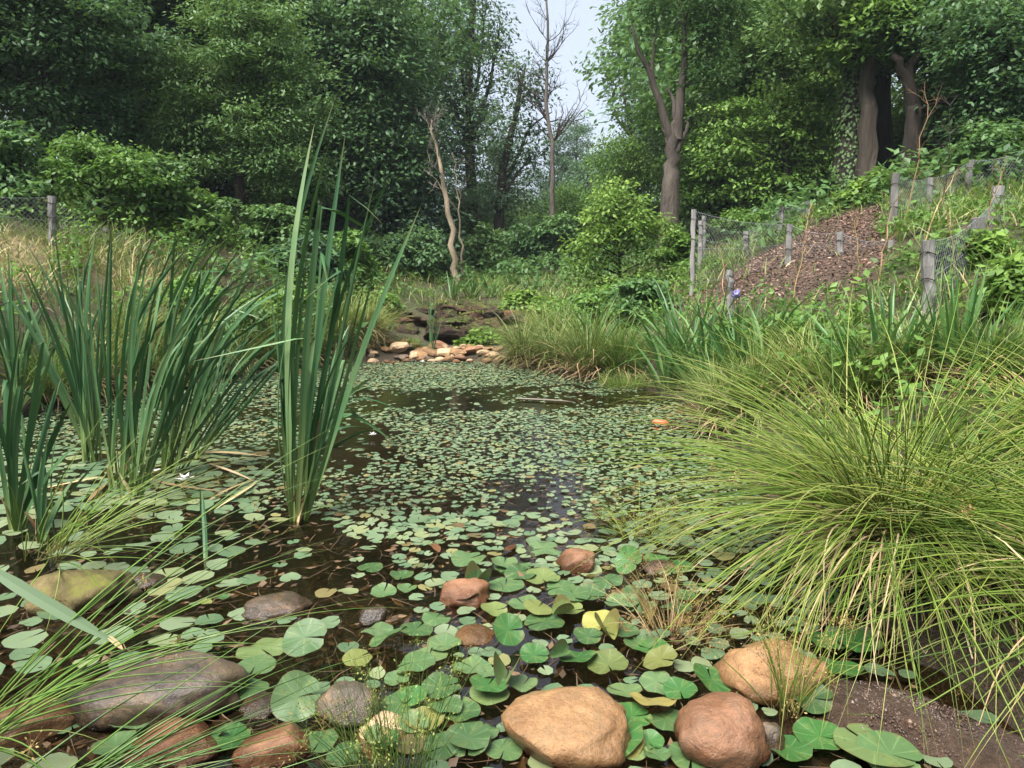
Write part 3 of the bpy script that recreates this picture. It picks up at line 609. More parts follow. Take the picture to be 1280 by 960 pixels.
size = np.where((px < 330) & (py > 560), U(.07,.14,len(x)), size)
# thin out overlaps with a grid
order = rng.permutation(len(x)); cell = {}; sel = []
for k in order:
    cx, cy = int(x[k]/.1), int(y[k]/.1); ok = True
    for ax in (-1,0,1):
        for ay in (-1,0,1):
            for q in cell.get((cx+ax,cy+ay),()):
                if math.hypot(x[k]-x[q], y[k]-y[q]) < (size[k]+size[q])*.36: ok = False
    if ok and all(math.hypot(x[k]-q[0], y[k]-q[1]) > (q[2]+size[k])*.42 for q in placed): cell.setdefault((cx,cy),[]).append(k); sel.append(k)
sel = np.array(sel); show = size[sel]*size[sel]/(y[sel]**3)
inview = (px[sel] > 0) & (px[sel] < 1280)
near = sel[np.argsort(-show*inview)][:300-len(BP)]; rest = np.setdiff1d(sel, near)
SMALL = [pad_mesh('lily_pad', PAD, 2, 14, 70+k, .03, (0,.05,.1,0)[k]) for k in range(4)]
for k in near:
    o = bpy.data.objects.new('lily_pad', SMALL[random.randrange(4)]); COL.objects.link(o)
    o.location = (x[k], y[k], .004+random.uniform(0,.006)); o.scale = (size[k],)*3; o.rotation_euler = (random.gauss(0,.07), random.gauss(0,.07), random.uniform(0,6.28))
    if px[k] < 400: tag(o, 'pad floating among the cattail stems', 'lily pad', 'pads among the cattails')
    elif py[k] < 690: tag(o, 'small pad at the near edge of the dense pad raft', 'lily pad', 'small pads of the raft')
    else: tag(o, 'small loose pad drifting between the stones of the near shallows', 'lily pad', 'loose small pads by the stones')
def pads_joined(name, idx):
    n = len(idx); segs = 9; a0 = .22; th = np.linspace(a0, 2*np.pi-a0, segs)
    rot = U(0,6.28,n); rad = size[idx]*.5
    ang = th[None]+rot[:,None]
    rr = rad[:,None]*(1+.1*np.sin(2*th[None]+U(0,6.28,n)[:,None]))
    tx, ty = N_(0,.06,n), N_(0,.06,n)
    dx, dy = rr*np.cos(ang), rr*np.sin(ang)
    zz = .004+U(0,.006,n)
    Vr = np.stack([x[idx][:,None]+dx, y[idx][:,None]+dy, zz[:,None]+dx*tx[:,None]+dy*ty[:,None]+U(-.002,.004,(n,segs))], -1)
    Vc = np.stack([x[idx], y[idx], zz], -1)[:,None,:]
    V = np.concatenate([Vc, Vr], 1).reshape(-1,3); b = np.arange(n)[:,None]*(segs+1)
    F = np.concatenate([b+np.array([[0,1+q,2+q]]) for q in range(segs-1)])
    return kind(mk(name, V, F, PAD, None, np.repeat(U(0,1,n), segs+1)), 'stuff')
o = pads_joined('lily_pad_raft', rest); o['label'] = 'dense raft of small round pads over the pond'; o['category'] = 'lily pads'

# debris in and on the water
geo = Geo(); n = 4200
bx = U(-2.2,1.25,n); by = U(1.3,4.2,n); k = pond_sd(bx,by) < -.02; bx, by = bx[k], by[k]; n = len(bx)
bz = np.where(U(0,1,n) < .35, .003, np.minimum(ground_z(bx,by)+U(.004,.03,n), -.006))
leaves(geo, np.c_[bx,by,bz], np.c_[N_(0,1,n),N_(0,1,n),N_(0,.1,n)], np.c_[N_(0,.15,n),N_(0,.15,n),np.ones(n)], U(.02,.07,n), U(.01,.035,n))
n = 2600; bx = U(-2.2,1.2,n); by = U(1.3,4.0,n); k = pond_sd(bx,by) < -.02; bx, by = bx[k], by[k]; n = len(bx)
bz = np.where(U(0,1,n) < .4, .004, np.minimum(ground_z(bx,by)+U(.004,.03,n), -.005))
blades(np.c_[bx,by,bz], U(0,6.28,n), np.pi/2+N_(0,.04,n), N_(0,.1,n), U(.04,.22,n), U(.002,.005,n), 3, 'flat', geo=geo, swirl=N_(0,.6,n))
o = kind(geo.build('pond_litter', DEADLEAF), 'stuff'); o['label'] = 'dead leaves and stalks littering the shallow bed'; o['category'] = 'litter'

# gravel bar at the right of the near shore
bar = Geo(); n = 2600
cx, cy = wat(1130,900)[:2]
bx = cx+N_(0,.12,n); by = cy+N_(0,.09,n)
by -= (bx-cx)*.55
Vi, Fi = ico(1)
s = U(.0012,.0038,n)*np.where(U(0,1,n) < .02, 2.5, 1)
h = .045*np.exp(-(((bx-cx)/.26)**2+((by-cy+(bx-cx)*.55)/.2)**2))
gyy = by-cy+(bx-cx)*.55; bz = .085*np.exp(-(((bx-cx)/.38)**2+(gyy/.22)**2))-.045
sh = U(.6,1.2,(n,1,3)); V = np.stack([bx,by,bz],-1)[:,None,:]+Vi[None]*sh*s[:,None,None]
F = (np.arange(n)[:,None,None]*len(Vi)+Fi[None]).reshape(-1,3)
bar.add(V, F, np.repeat(U(0,1,n), len(Vi)))
gm = foliage('gravel', [(.1,(.018,.011,.008)),(.45,(.042,.027,.019)),(.75,(.075,.048,.030)),(.95,(.13,.085,.05))], transl=0, rough=.35, spec=.5)
o = kind(bar.build('gravel_bar', gm), 'stuff'); o['label'] = 'wet brown gravel bar beside the rush tussock'; o['category'] = 'gravel'
gx2, gy2 = np.meshgrid(np.linspace(-.5,.5,26), np.linspace(-.36,.36,22)); xx = cx+gx2; yy = cy+gy2-gx2*.55
zz = .085*np.exp(-((gx2/.38)**2+(gy2/.22)**2))-.045+.014*fbm(xx*9,yy*9)+.009*fbm(xx*31,yy*27)
i = np.arange(21)[:,None]*26+np.arange(25)[None]
kind(mk('gravel_bed', np.stack([xx,yy,zz],-1).reshape(-1,3), np.stack([i,i+1,i+27,i+26],-1).reshape(-1,4), solid('wet_silt', [(.3,(.024,.014,.009)),(.6,(.062,.038,.024)),(.8,(.12,.075,.042))], 40, .3, .8, 90, spec=.5), smooth=True), 'structure')

# ------------------------------------------------------------------ cattails
def leaf_obj(name, parent, base, tip, W, sag, S=14, m=CATTAIL, roll=None, kink=False, side=None):
    """one strap leaf from base to tip (parent space), bowing by sag"""
    base = np.array(base, float); tip = np.array(tip, float); ax = tip-base; L = np.linalg.norm(ax)
    s = np.linspace(0,1,S+1)[:,None]
    bow = np.array([ax[0], ax[1], 0]); hb = np.linalg.norm(bow); bow = bow/hb if hb > 1e-4 else np.array([1.,0,0])
    up = np.array([0,0,1.])
    P = base+ax*s+(up*.8-bow*.4)*sag*L*random.uniform(.2,1.8)*np.sin(np.pi*s**1.15)
    P += np.array([random.gauss(0,.022), random.gauss(0,.022), 0])*np.sin(np.pi*s)*L
    if m is CATTAIL and L > .5 and kink and random.random() < .3:                    # a creased tip hanging over
        k0 = random.randint(int(S*.6), S-2); dr = np.array([math.cos(a0 := random.uniform(0,6.28)), math.sin(a0), -random.uniform(.2,1.2)]); dr /= np.linalg.norm(dr)
        for q in range(k0+1, S+1): P[q] = P[k0]+(P[k0]-P[k0-1])*.15+dr*(q-k0)*L/S*.8
    T = unit(np.gradient(P, axis=0)); a = random.uniform(0,6.28) if roll is None else roll
    sd_ = np.array([math.cos(a), math.sin(a), 0])[None]; tw = random.uniform(-.5,.5)
    sd_ = np.stack([np.cos(a+tw*s[:,0]), np.sin(a+tw*s[:,0]), 0*s[:,0]], -1)
    if side is not None: sd_ = np.broadcast_to(np.array(side, float), (S+1,3))
    sd_ = unit(sd_-(sd_*T).sum(1)[:,None]*T); nn = np.cross(T, sd_)
    wd = (W*.5*(.62+.38*np.minimum(s/.2,1))*(1-.97*np.clip((s-.55)/.45,0,1)**1.9))
    V = np.stack([P-sd_*wd+nn*wd*.22, P+nn*wd*.06, P+sd_*wd+nn*wd*.22, P-nn*wd*.1], 1).reshape(-1,3)
    F = []
    for q in range(S):
        for j in range(4): F.append((q*4+j, q*4+(j+1)%4, q*4+4+(j+1)%4, q*4+4+j))
    return mk(name, V, np.array(F), m, parent, np.full(len(V), random.random()), np.repeat(s[:,0],4), False)
def cattail(label, bpx, bpy_, tips, n_extra=0, spread=.1, W=.024, sag=.03, grp='cattails standing in the pond', Yb=None, jitter=.045, dead=2):
    b = wat(bpx, bpy_)
    t = thing('cattail', label, 'cattail', b, grp)
    allt = []
    for tp in tips:
        px_, py_ = tp[:2]; dy = tp[2] if len(tp) > 2 else random.uniform(-.25,.25)
        allt.append((at(px_, py_, b[1]+dy)-b, tp[3] if len(tp) > 3 else sag))
    for _ in range(n_extra):
        q, s_ = random.choice(allt); f = random.uniform(.55,1.02)
        allt.append((q*f+np.array([random.gauss(0,spread), random.gauss(0,spread), random.gauss(0,spread*.4)]), s_*random.uniform(.3,1.8)))
    for q, s_ in allt:
        bb = (random.gauss(0,jitter*.5), random.gauss(0,jitter*.5), -.05)
        leaf_obj('leaf', t, bb, q, W*random.uniform(.75,1.2), s_, kink=random.random() < .6)
    for _ in range(dead):
        a = random.uniform(0,6.28); l = random.uniform(.08,.22)
        leaf_obj('dead_leaf', t, (random.gauss(0,.03), random.gauss(0,.03), -.02), (math.cos(a)*l*.4, math.sin(a)*l*.4, l), .02, .05, 5, DRY)
    return t
cattail('tallest cattail clump, upright blades rising from open water', 372,650,
        [(425,104),(393,155),(421,116),(432,165),(410,180),(513,172),(470,220),(526,258),(500,330,.2),(455,250),(440,230),(415,165),(460,330),(385,300),(478,300),(445,170),(430,260),(402,250),(490,215)], 7, .12, .025, .035, jitter=.045, dead=5)
cattail('low drooping cattail blades trailing over dark open water', 398,560,
        [(512,494,-.1,.22),(514,520,-.1,.25),(500,560,-.3,.4),(496,548,-.3,.3),(440,400),(470,470,0,.15),(300,520,0,.1),(470,540,.2,.2)], 2, .06, .032, .1, dead=1)
cattail('cattail clump fanning over towards the tallest clump', 208,592,
        [(385,352),(390,340),(370,330),(345,335),(330,250),(340,270),(385,370),(392,352),(310,260),(300,300),(380,400),(360,420),(350,360),(270,330),(375,345),(400,440),(330,300),(290,290)], 14, .17, .021, .15, jitter=.05)
cattail('loose cattail clump bowing low towards the open water', 236,572,
        [(398,362),(404,400),(388,430),(372,380),(340,330),(395,335),(360,440),(320,380)], 6, .12, .021, .16, dead=1)
cattail('straight cattail clump with a pale leek white stem base', 114,578,
        [(68,262),(92,250),(82,300),(120,280),(140,270),(105,320),(60,320),(130,330),(150,290)], 7, .11, .022, .06)
cattail('cattail clump between the pale stemmed and the fanning ones', 152,612,
        [(205,270),(180,245),(245,300),(190,300),(275,310),(140,275),(300,285),(240,330),(262,285),(120,330),(330,330)], 8, .17, .021, .1)
cattail('cattail clump with a yellow green foot beside a white blossom', 168,624,
        [(240,270),(300,310),(322,300),(190,290),(350,340),(270,350),(160,350),(335,320),(375,380)], 7, .16, .021, .11)
cattail('cattail clump with dark fine blades behind the pale stemmed one', 110,548,
        [(20,320),(45,330),(70,350),(30,300),(5,330),(130,370),(95,340),(60,380),(-20,330)], 10, .1, .03, .05, dead=0)
cattail('cattail clump with bluish blades standing clear of the others', 22,662,
        [(10,430),(70,420),(60,390),(-10,400),(35,450),(75,470),(28,400),(90,500),(-30,450)], 6, .09, .024, .04)
cattail('short dark cattail clump spreading low by the bluish one', 50,675,
        [(100,560),(75,520),(60,545),(30,560),(90,600),(20,530),(125,575)], 4, .07, .022, .04)
cattail('far cattail clump at the left bank side', 20,520,
        [(0,330),(30,340),(60,370),(-20,340),(85,380),(15,320),(45,350),(-30,370),(110,390)], 12, .12, .032, .06, dead=0)
cattail('cattail clump rising thin behind the fanning one', 262,530,
        [(270,300),(290,380),(320,400),(250,380),(335,330),(300,340),(240,420)], 5, .09, .02, .05, dead=0)
cattail('single young cattail shoot beside the mossy mound', 252,700,[(250,600),(256,640)], 1, .02, .02, .01, dead=0)
cattail('slim reed sheaf in front of the cascade ledges', 540,446,
        [(538,368),(543,352),(546,372),(534,380),(550,385),(541,360)], 5, .05, .018, .01, dead=0)
# loose leaves and dead stalks
def stalk(label, p0, p1, W=.014, m=DRY, sag=.02, name='dead_stalk', z0=.012, z1=.012, cat='stalk'):
    a = wat(*p0); b = wat(*p1); t = thing(name, label, cat, a); q = b-a; q[2] = z1
    leaf_obj('stem', t, (0,0,z0), q, W*1.7, sag, 8, m, roll=math.atan2(q[1],q[0])+1.57); return t
stalk('long straw coloured dead stalk floating behind the fanning cattail', (225,568),(333,573),.03)
stalk('thin yellow dead stalk lying beside the white blossom', (190,603),(280,617),.016)
stalk('bent straw stalk pointing up from the pads', (322,604),(268,640),.012)
stalk('straw stalk crossing the bent one', (318,602),(254,632),.012)
stalk('slender straw stalk pointing at the bent one', (262,582),(318,604),.014)
stalk('pale dead stalk lying at the foot of the pale stemmed cattail', (60,612),(130,598),.014)
stalk('short dead stalk by the yellow green footed cattail', (112,628),(140,603),.012)
stalk('grey weathered stick drifting in the open dark water', (645,500),(718,504),.035,TWIG,.0)
stalk('pinkish stick end poking among small pads beyond the wedge stone', (541,683),(549,694),.02,ST_ORG)
stalk('reddish stick end poking among pads beside the large pads', (632,692),(645,684),.022,ST_ORG)
bt = wat(190,668); t = thing('bent_stalk','rusty brown bent stalk leaning up through the pads','stalk',bt)
leaf_obj('stem', t, (0,0,-.03), at(214,588,bt[1]+.05)-bt, .022, .12, 9, solid('rusty_stalk', [(.3,(.10,.04,.015)),(.7,(.22,.09,.03))],20))
# orange red object in the water, white blossoms
rp = wat(826,531); V, F = stone_geo((.14,.06,.05), 90, 3, .2, .2, 2)
o = mk('floating_brick', V, F, RED, smooth=True); o.location = (rp[0], rp[1], .015); o.rotation_euler = (0,.1,-.25); tag(o, 'bright orange red chunk floating near the sedge bank', 'brick')
def blossom(label, px, py, s):
    b = wat(px,py); t = thing('white_blossom', label, 'flower', (b[0],b[1],.02), 'white blossoms on the pond')
    for k in range(9):
        a = k/9*6.28; ti = .5 if k % 2 else .95
        gq = Geo(); leaves(gq, np.zeros((1,3)), np.array([[math.cos(a)*math.cos(ti), math.sin(a)*math.cos(ti), math.sin(ti)]]), np.array([[-math.cos(a)*math.sin(ti), -math.sin(a)*math.sin(ti), math.cos(ti)]]), s, s*.5, fold=-.2); gq.build('petal', PETAL, t)
    V, F = ico(1); mk('stamen', V*s*.18+np.array([0,0,s*.15]), F, YEL, t)
blossom('white blossom floating beside the yellow green footed cattail', 186,598,.075)
blossom('white blossom half hidden behind the rusty bent stalk', 232,606,.06)
blossom('tiny white blossom in front of the far stone bar', 466,452,.05)
blossom('white speck of a blossom among the far pads', 528,455,.045)
blossom('little white blossom by the trailing cattail blades', 466,548,.035)

# ------------------------------------------------------------------ rush and sedge tussocks
def seed_clusters(geo, P, frac, per=26, r=.022, lo=.6, hi=.85, fine=.004):
    n, S1, _ = P.shape; idx = np.unique(np.r_[np.where(U(0,1,n) < frac)[0], rng.integers(0,n,3)])
    for k in idx:
        s = U(lo,hi)*(S1-1); q = int(s); c = P[k,q]*(1-(s-q))+P[k,min(q+1,S1-1)]*(s-q)
        m = int(per*U(.6,1.4)); d = N_(0,1,(m,3)); d[:,2] = d[:,2]*.8-.3; d = unit(d); rr = r*U(.3,1.3,m)*U(.8,1.6)
        tips = c+d*rr[:,None]
        leaves(geo, tips, N_(0,1,(m,3)), N_(0,1,(m,3)), U(.6,1.6,m)*fine*1.6, U(.6,1.4,m)*fine, np.full(m, U(0,1)))
        blades(np.repeat(c[None], m, 0), np.arctan2(d[:,1],d[:,0]), np.arccos(np.clip(d[:,2],-1,1)), 0, rr, .0011, 1, 'flat', geo=geo)
def tussock(name, label, base, n, L, lean, bend, W, m, S=8, kd='tube', rad=.12, azr=(0,6.283), seeds=0., zmin=None, grp=None, cat='rush', dead=0., sm=SEED, seedr=.022, power=1.3, rootmass=False, per=26):
    t = thing(name, label, cat, base, grp)
    ge = Geo(); a0 = U(*azr, n); rr = rad*np.sqrt(U(0,1,n))
    ba = np.c_[np.cos(a0+N_(0,.8,n))*rr, np.sin(a0+N_(0,.8,n))*rr, np.full(n,-.03)]
    le = np.abs(N_(lean[0], lean[1], n)); be = U(*bend, n); ll = L*U(.55,1.1,n)
    zl = None if zmin is None else zmin-base[2]
    P, *_ = blades(ba, a0, le, be, ll, W*U(.75,1.2,n), S, kd, power, U(-.6,.6,n), N_(0,.2,n)+.25*np.sin(a0*3+1), zl, ge)
    kind(ge.build('blades', m, t, kd == 'tube'), 'stuff')
    if dead:
        gd = Geo(); nd = int(n*dead); a1 = U(*azr, nd); rr = rad*np.sqrt(U(0,1,nd))
        blades(np.c_[np.cos(a1)*rr, np.sin(a1)*rr, np.full(nd,-.02)], a1, np.abs(N_(lean[0]+.35,.3,nd)), U(bend[0],bend[1],nd)+.5, L*U(.35,.85,nd), W*U(.7,1.1,nd), S, 'flat', 1.2, U(-1,1,nd), N_(0,.5,nd), zl, gd)
        kind(gd.build('dead_blades', STRAW if U(0,1) < .3 else DRY, t), 'stuff')
    if seeds:
        gs = Geo(); seed_clusters(gs, P, seeds, per, seedr); kind(gs.build('seed_heads', sm, t), 'stuff')
    if rootmass:
        V, F = stone_geo((rad*2.6, rad*2.6, rad*1.3), 500+int(n), 3, .3); V = V*np.array([1,1,1.7])+np.array([0,0,-rad*1.15]); mk('root_mass', V*np.array([.8,.8,.85]), F, ROOT, t, smooth=True)
    return t
RUSHG = foliage('rush_green', [(.12,(.07,.15,.025)),(.4,(.12,.22,.04)),(.7,(.18,.29,.06)),(.95,(.32,.34,.11))], transl=.3, rough=.38, spec=.45, base=(.13,.14,.04), tip=(.2,.16,.06), patch=5)
tussock('rush_tussock','huge yellow green rush tussock arching over the right shore boulders', (1.45,2.6,.28), 980, 1.2, (1.0,.42), (.7,1.5), .0074, RUSH, 12, rad=.2, seeds=.05, zmin=.02, dead=.25, rootmass=True, cat='rush', power=1.1)
tussock('rush_tussock','second rush tussock leaning behind the huge one up the bank', (2.45,3.0,.5), 300, .72, (.8,.4), (.6,1.6), .0074, RUSH, 10, rad=.18, seeds=.03, dead=.2, rootmass=True, cat='rush', power=1.1)
tussock('rush_tussock','rush tussock hanging over the gravel bar from the bank', (1.85,1.95,.25), 420, 1.0, (.9,.35), (.7,1.7), .007, RUSH, 11, rad=.14, seeds=.05, zmin=.02, dead=.15, rootmass=True, cat='rush', power=1.1)
tussock('rush_tussock','rush tussock between the huge one and the gravel bar slope', (1.75,2.35,.2), 380, .95, (.95,.35), (.6,1.5), .007, RUSH, 11, rad=.14, zmin=.02, dead=.3, rootmass=True, cat='rush', power=1.1)
tussock('rush_tussock','sparse rush tussock sweeping its stems over the dark wet boulder', (-1.45,1.66,.03), 42, 1.2, (.85,.22), (.35,1.0), .0068, RUSHG, 12, rad=.12, azr=(-.7,.5), seeds=.1, zmin=.03, sm=SEED, cat='rush')
tussock('rush_tussock','thin rush tussock rooted on the mossy mound', (-1.85,2.72,.12), 60, .85, (.95,.25), (.3,1.0), .0058, RUSHG, 10, rad=.12, azr=(-1.0,.9), seeds=.16, zmin=.02, sm=SEED, seedr=.03, cat='rush')
tussock('rush_tussock','rush stems lying low along the near left shore', (-1.15,1.36,.03), 34, .8, (1.15,.16), (.2,.6), .007, RUSHG, 10, rad=.14, azr=(-.2,.8), zmin=.05, cat='rush', seeds=.05)
tussock('fine_grass','fine green grass with loose seed sprays in the near shallows', (*wat(500,985)[:2],.0), 90, .42, (.22,.2), (.0,.7), .0026, GRASS, 7, 'tube', rad=.07, seeds=.35, sm=SEEDG, seedr=.028, cat='grass', per=20)
tussock('fine_grass','little grass tuft leaning beside the dark brown ochre topped stone', (*wat(455,975)[:2],.0), 40, .34, (.3,.2), (.0,.8), .0024, GRASS, 7, 'tube', rad=.05, seeds=.3, sm=SEED, seedr=.022, cat='grass', per=20)
tussock('rush_tuft','hanging brown rush seed heads in front of the ochre and rust boulder', (*g(985,900)[:2],.03), 34, .42, (.25,.2), (.1,1.0), .0042, RUSH, 8, rad=.04, seeds=.8, seedr=.03, cat='rush', per=34)
tussock('rush_tuft','withered rush clump with golden heads at the tussock pad edge', (*wat(838,792)[:2],.0), 60, .3, (.5,.3), (.2,1.2), .0036, DRY, 7, rad=.06, seeds=.7, seedr=.03, cat='rush', per=34)
tussock('rush_tuft','golden seeded rush fringe trailing onto the pads', (*wat(800,668)[:2],.0), 90, .3, (.6,.3), (.2,1.2), .0036, RUSH, 7, rad=.09, seeds=.6, seedr=.03, cat='rush', per=30)
# the big bent blade in front of the left rushes
b = at(-10,712,1.7); t = thing('bent_leaf','broad grey green cattail leaf bent down over the dark wet boulder','leaf',b)
BENT = foliage('bent_leaf', [(.15,(.07,.125,.065)),(.5,(.105,.17,.09)),(.85,(.15,.22,.12))], transl=.3, rough=.35, spec=.5)
leaf_obj('blade', t, (0,0,0), at(148,806,1.72)-b, .031, .03, 14, BENT, side=(.35,.55,.75))
leaf_obj('tip', t, at(136,797,1.72)-b+np.array([0,0,.002]), at(154,812,1.72)-b, .012, 0, 6, DRY, side=(.35,.55,.75))

# bank tussocks: (px, py of base, height px, width class, material)
SG = 'sedge tussocks along the pond banks'
BT = [(655,452,50,SEDGE,'tawny sedge tussock overhanging the pond head beside the stone bar'),(690,458,62,SEDGE,'sedge tussock next to the tawny one at the pond head'),(735,468,72,SEDGE,'broad straw streaked sedge tussock bending to the water'),
      (775,470,70,GRASS,'green sedge tussock beside the broad straw streaked one'),(905,530,70,SEDGE,'low brownish sedge tussock spilling into the water'),(945,520,85,GRASS,'green sedge tussock behind the low brownish one'),
      (430,424,58,SEDGE,'sedge tussock on the slope beside the cascade'),(458,424,46,SEDGE,'drooping sedge tussock above the pale shore boulders'),(415,432,50,GRASS,'sedge tussock behind the tallest cattail clump'),
      (340,462,60,GRASS,'green sedge tussock on the left waterline'),(290,466,62,SEDGE,'tawny sedge tussock on the left waterline'),(230,470,60,GRASS,'sedge tussock behind the fanning cattail'),(380,450,52,SEDGE,'small sedge tussock between left bank and stone bar'),
      (180,482,70,GRASS,'sedge tussock at the waterline behind the middle cattails'),(120,486,75,SEDGE,'pale sedge tussock at the waterline behind the pale stemmed cattail'),(60,500,75,GRASS,'sedge tussock below the straw slope'),(255,446,55,SEDGE,'sedge tussock uphill of the fanning cattail'),(310,436,50,GRASS,'sedge tussock on the left slope'),(360,425,48,SEDGE,'sedge tussock up the left slope by the willowy shrub'),(160,440,60,SEDGE,'bleached tussock on the straw slope foot'),(400,415,46,GRASS,'sedge tussock beside the tallest cattail top'),
      (1010,480,70,SEDGE,'wispy sedge tussock on the right bank below the fence'),(1075,500,80,GRASS,'sedge tussock behind the huge rush'),(1240,470,80,GRASS,'sedge tussock high on the right bank'),(1150,470,70,SEDGE,'bleached sedge tussock below the nearest fence post'),(705,425,40,GRASS,'short green tussock up behind the tawny sedges'),(680,420,36,SEDGE,'short tawny tussock beside the cascade')]
for k, (px_,py_,hp,m,lab) in enumerate(BT):
    b = g(px_, py_); L = hp/FPX*b[1]*1.65
    tussock('sedge_tussock', lab, b, 420, L, (.45,.28), (.6,1.7), .007+.0006*b[1], m, 6, 'flat', rad=.12, cat='sedge', grp=SG, dead=.3, zmin=.01)
o = g(785,484); tussock('low_grass','bright green low grass cushion at the waterline', o, 700, .24, (.4,.3), (.2,1.2), .006, GRASS, 4, 'flat', rad=.28, cat='grass', zmin=.01)
b = g(500,432); tussock('low_grass','soft green grass patch behind the pale shore boulders', b, 420, .22, (.5,.3), (.3,1.3), .008, GRASS, 4, 'flat', rad=.28, cat='grass')
# irises
IG = 'strap leaved irises on the banks'
for k, (px_,py_,hp,lab) in enumerate([(835,490,95,'dense dark iris clump arching over the right waterline'),(880,495,100,'iris clump beside the dense dark one'),(860,470,90,'iris clump behind the waterline irises'),(925,480,80,'iris clump with a faded purple bloom'),(960,470,80,'small iris clump uphill of the purple bloom'),
        (1090,490,90,'iris clump behind the huge rush tussock'),(1195,470,85,'upright iris fan below the mulch bank fence'),(1110,475,80,'iris fan in the tall grass of the right bank'),(590,374,30,'iris clump above the cascade'),(612,372,30,'second iris clump above the cascade'),(565,374,26,'bluish iris clump at the cascade top'),(740,455,60,'iris leaves among the pond head sedges')]):
    b = g(px_,py_); L = hp/FPX*b[1]*1.65
    t = thing('iris', lab, 'iris', b, IG)
    for q in range(46 if b[1] < 12 else 18):
        a = random.uniform(0,6.28); ln = L*random.uniform(.6,1.1); le = abs(random.gauss(.35 if k != 6 else .25,.2)); be = random.uniform(.1,1.5) if k not in (6,7) else random.uniform(0,.4)
        r0 = random.uniform(0,.12)
        _, V, F, v, tt_ = blades([[math.cos(a)*r0, math.sin(a)*r0, -.03]], a, le, be, ln, random.uniform(.028,.042), 6, 'vee', 1.6, random.uniform(-1,1))
        mk('leaf', V, F, IRIS, t, v, tt_, True)
    if k in (3,):
        V, F = stone_geo((.07,.07,.06), 700+k, 2, .5); q = mk('bloom', V, F, PURPLE, t); q.location = (-.1,-.1,L*.85)

# ------------------------------------------------------------------ woodland
def nearest(skel, c):
    S = np.array([p for p,_ in skel]); d = np.linalg.norm(S-c, axis=1)+np.maximum(S[:,2]-c[2]+.1, 0)*2.5
    return int(np.argmin(d))
def leaf_cloud(geo, C, Rr, per, ls, flat=.5, droop=.35, up=1.0, asp=.5):
    """sprays of leaves around the twig ends C"""
    n = len(C)*per; c = np.repeat(C, per, 0); rr = np.repeat(np.broadcast_to(Rr, (len(C),)), per)[:,None]
    d = N_(0,1,(n,3)); d = unit(d)*(U(0,1,(n,1))**.5); off = d*rr*np.array([1,1,flat])
    off[:,2] -= .25*(off[:,0]**2+off[:,1]**2)/rr[:,0]
    out = off.copy(); out[:,2] = 0
    D = unit(out)+N_(0,.5,(n,3)); D[:,2] -= droop
    Nn = np.c_[N_(0,.45,n), N_(0,.45,n), np.full(n, up)]+off/rr*.5
    cv = np.repeat(U(0,1,len(C)), per)
    s = ls*U(.65,1.3,n)
    leaves(geo, c+off, D, Nn, s, s*asp*U(.8,1.2,n), np.clip(cv*.45+U(0,1,n)*.55,0,1))
def grow(root, trunk, r0, limbs, blobs, ncl, per, ls, mleaf, mbark, crad=.5, flat=.5, nl=9, sides=9, trunks=None, asp=.5, droop=.35, ivy=0):
    """all coordinates relative to the root"""
    tp = smoothpath(trunk, 14, r0*.12); n = len(tp); tr = r0*(1-.72*np.linspace(0,1,n)); tr[0] *= 1.35; tr[1] *= 1.1
    ge = Geo(); V, F = tube(tp, tr, sides)
    if sides > 9: V[:-1] += (V[:-1]-np.repeat(tp, sides, 0))*np.tile(N_(0,.09,sides), n)[:,None]
    ge.add(V, F); tk = ge.build('trunk', mbark, root, True)
    kids = [tk]; skel = [(p, r) for p, r in zip(tp[n//4:], tr[n//4:])]
    for L in limbs:
        lp = smoothpath(L[0], 10, .02); r1 = L[1]; ge = Geo(); lr = r1*(1-.8*np.linspace(0,1,10)); V, F = tube(lp, lr, 7); ge.add(V, F)
        kids.append(ge.build('limb', mbark, root, True)); skel += list(zip(lp[2:], lr[2:]))
    if not blobs: return kids
    B = np.array(blobs, float); vol = np.prod(B[:,3:], axis=1)**.75; pk = rng.choice(len(B), ncl, p=vol/vol.sum())
    d = unit(N_(0,1,(ncl,3)))*(U(0,1,(ncl,1))**.38); C = B[pk,:3]+d*B[pk,3:]
    gb = Geo(); order = np.argsort(np.linalg.norm(C-tp[-1], axis=1))
    for j, k in enumerate(order):
        q = nearest(skel, C[k]); a, ra = skel[q]; L = np.linalg.norm(C[k]-a)
        mid = (a+C[k])/2+np.array([N_(0,.08), N_(0,.08), .08])*L
        p = smoothpath([a, mid, C[k]], 6); r1 = min(ra*.6, .012+.016*L); rr = np.linspace(r1, .005, 6); V, F = tube(p, rr, 4, False); gb.add(V, F)
        if L > .5: skel += list(zip(p[2:], rr[2:]))
    kids.append(kind(gb.build('branches', mbark, root, True), 'stuff'))
    gl = Geo(); leaf_cloud(gl, C, crad*U(.7,1.35,ncl), per, ls, flat, droop, asp=asp)
    if ivy:
        m = int(ivy*1.8); q = rng.integers(0, n-3, m); a = U(0,6.28,m); rr = tr[q]*1.12
        P = tp[q]*(1-U(0,1,(m,1)))+tp[q+1]*U(0,1,(m,1)); P = P+np.c_[np.cos(a)*rr, np.sin(a)*rr, N_(0,.1,m)]
        leaves(gl, P, np.c_[np.cos(a)*.5, np.sin(a)*.5, -np.ones(m)], np.c_[np.cos(a), np.sin(a), .4*np.ones(m)], .06, .05)
    kids.append(kind(gl.build('crown', mleaf, root), 'stuff'))
    return kids
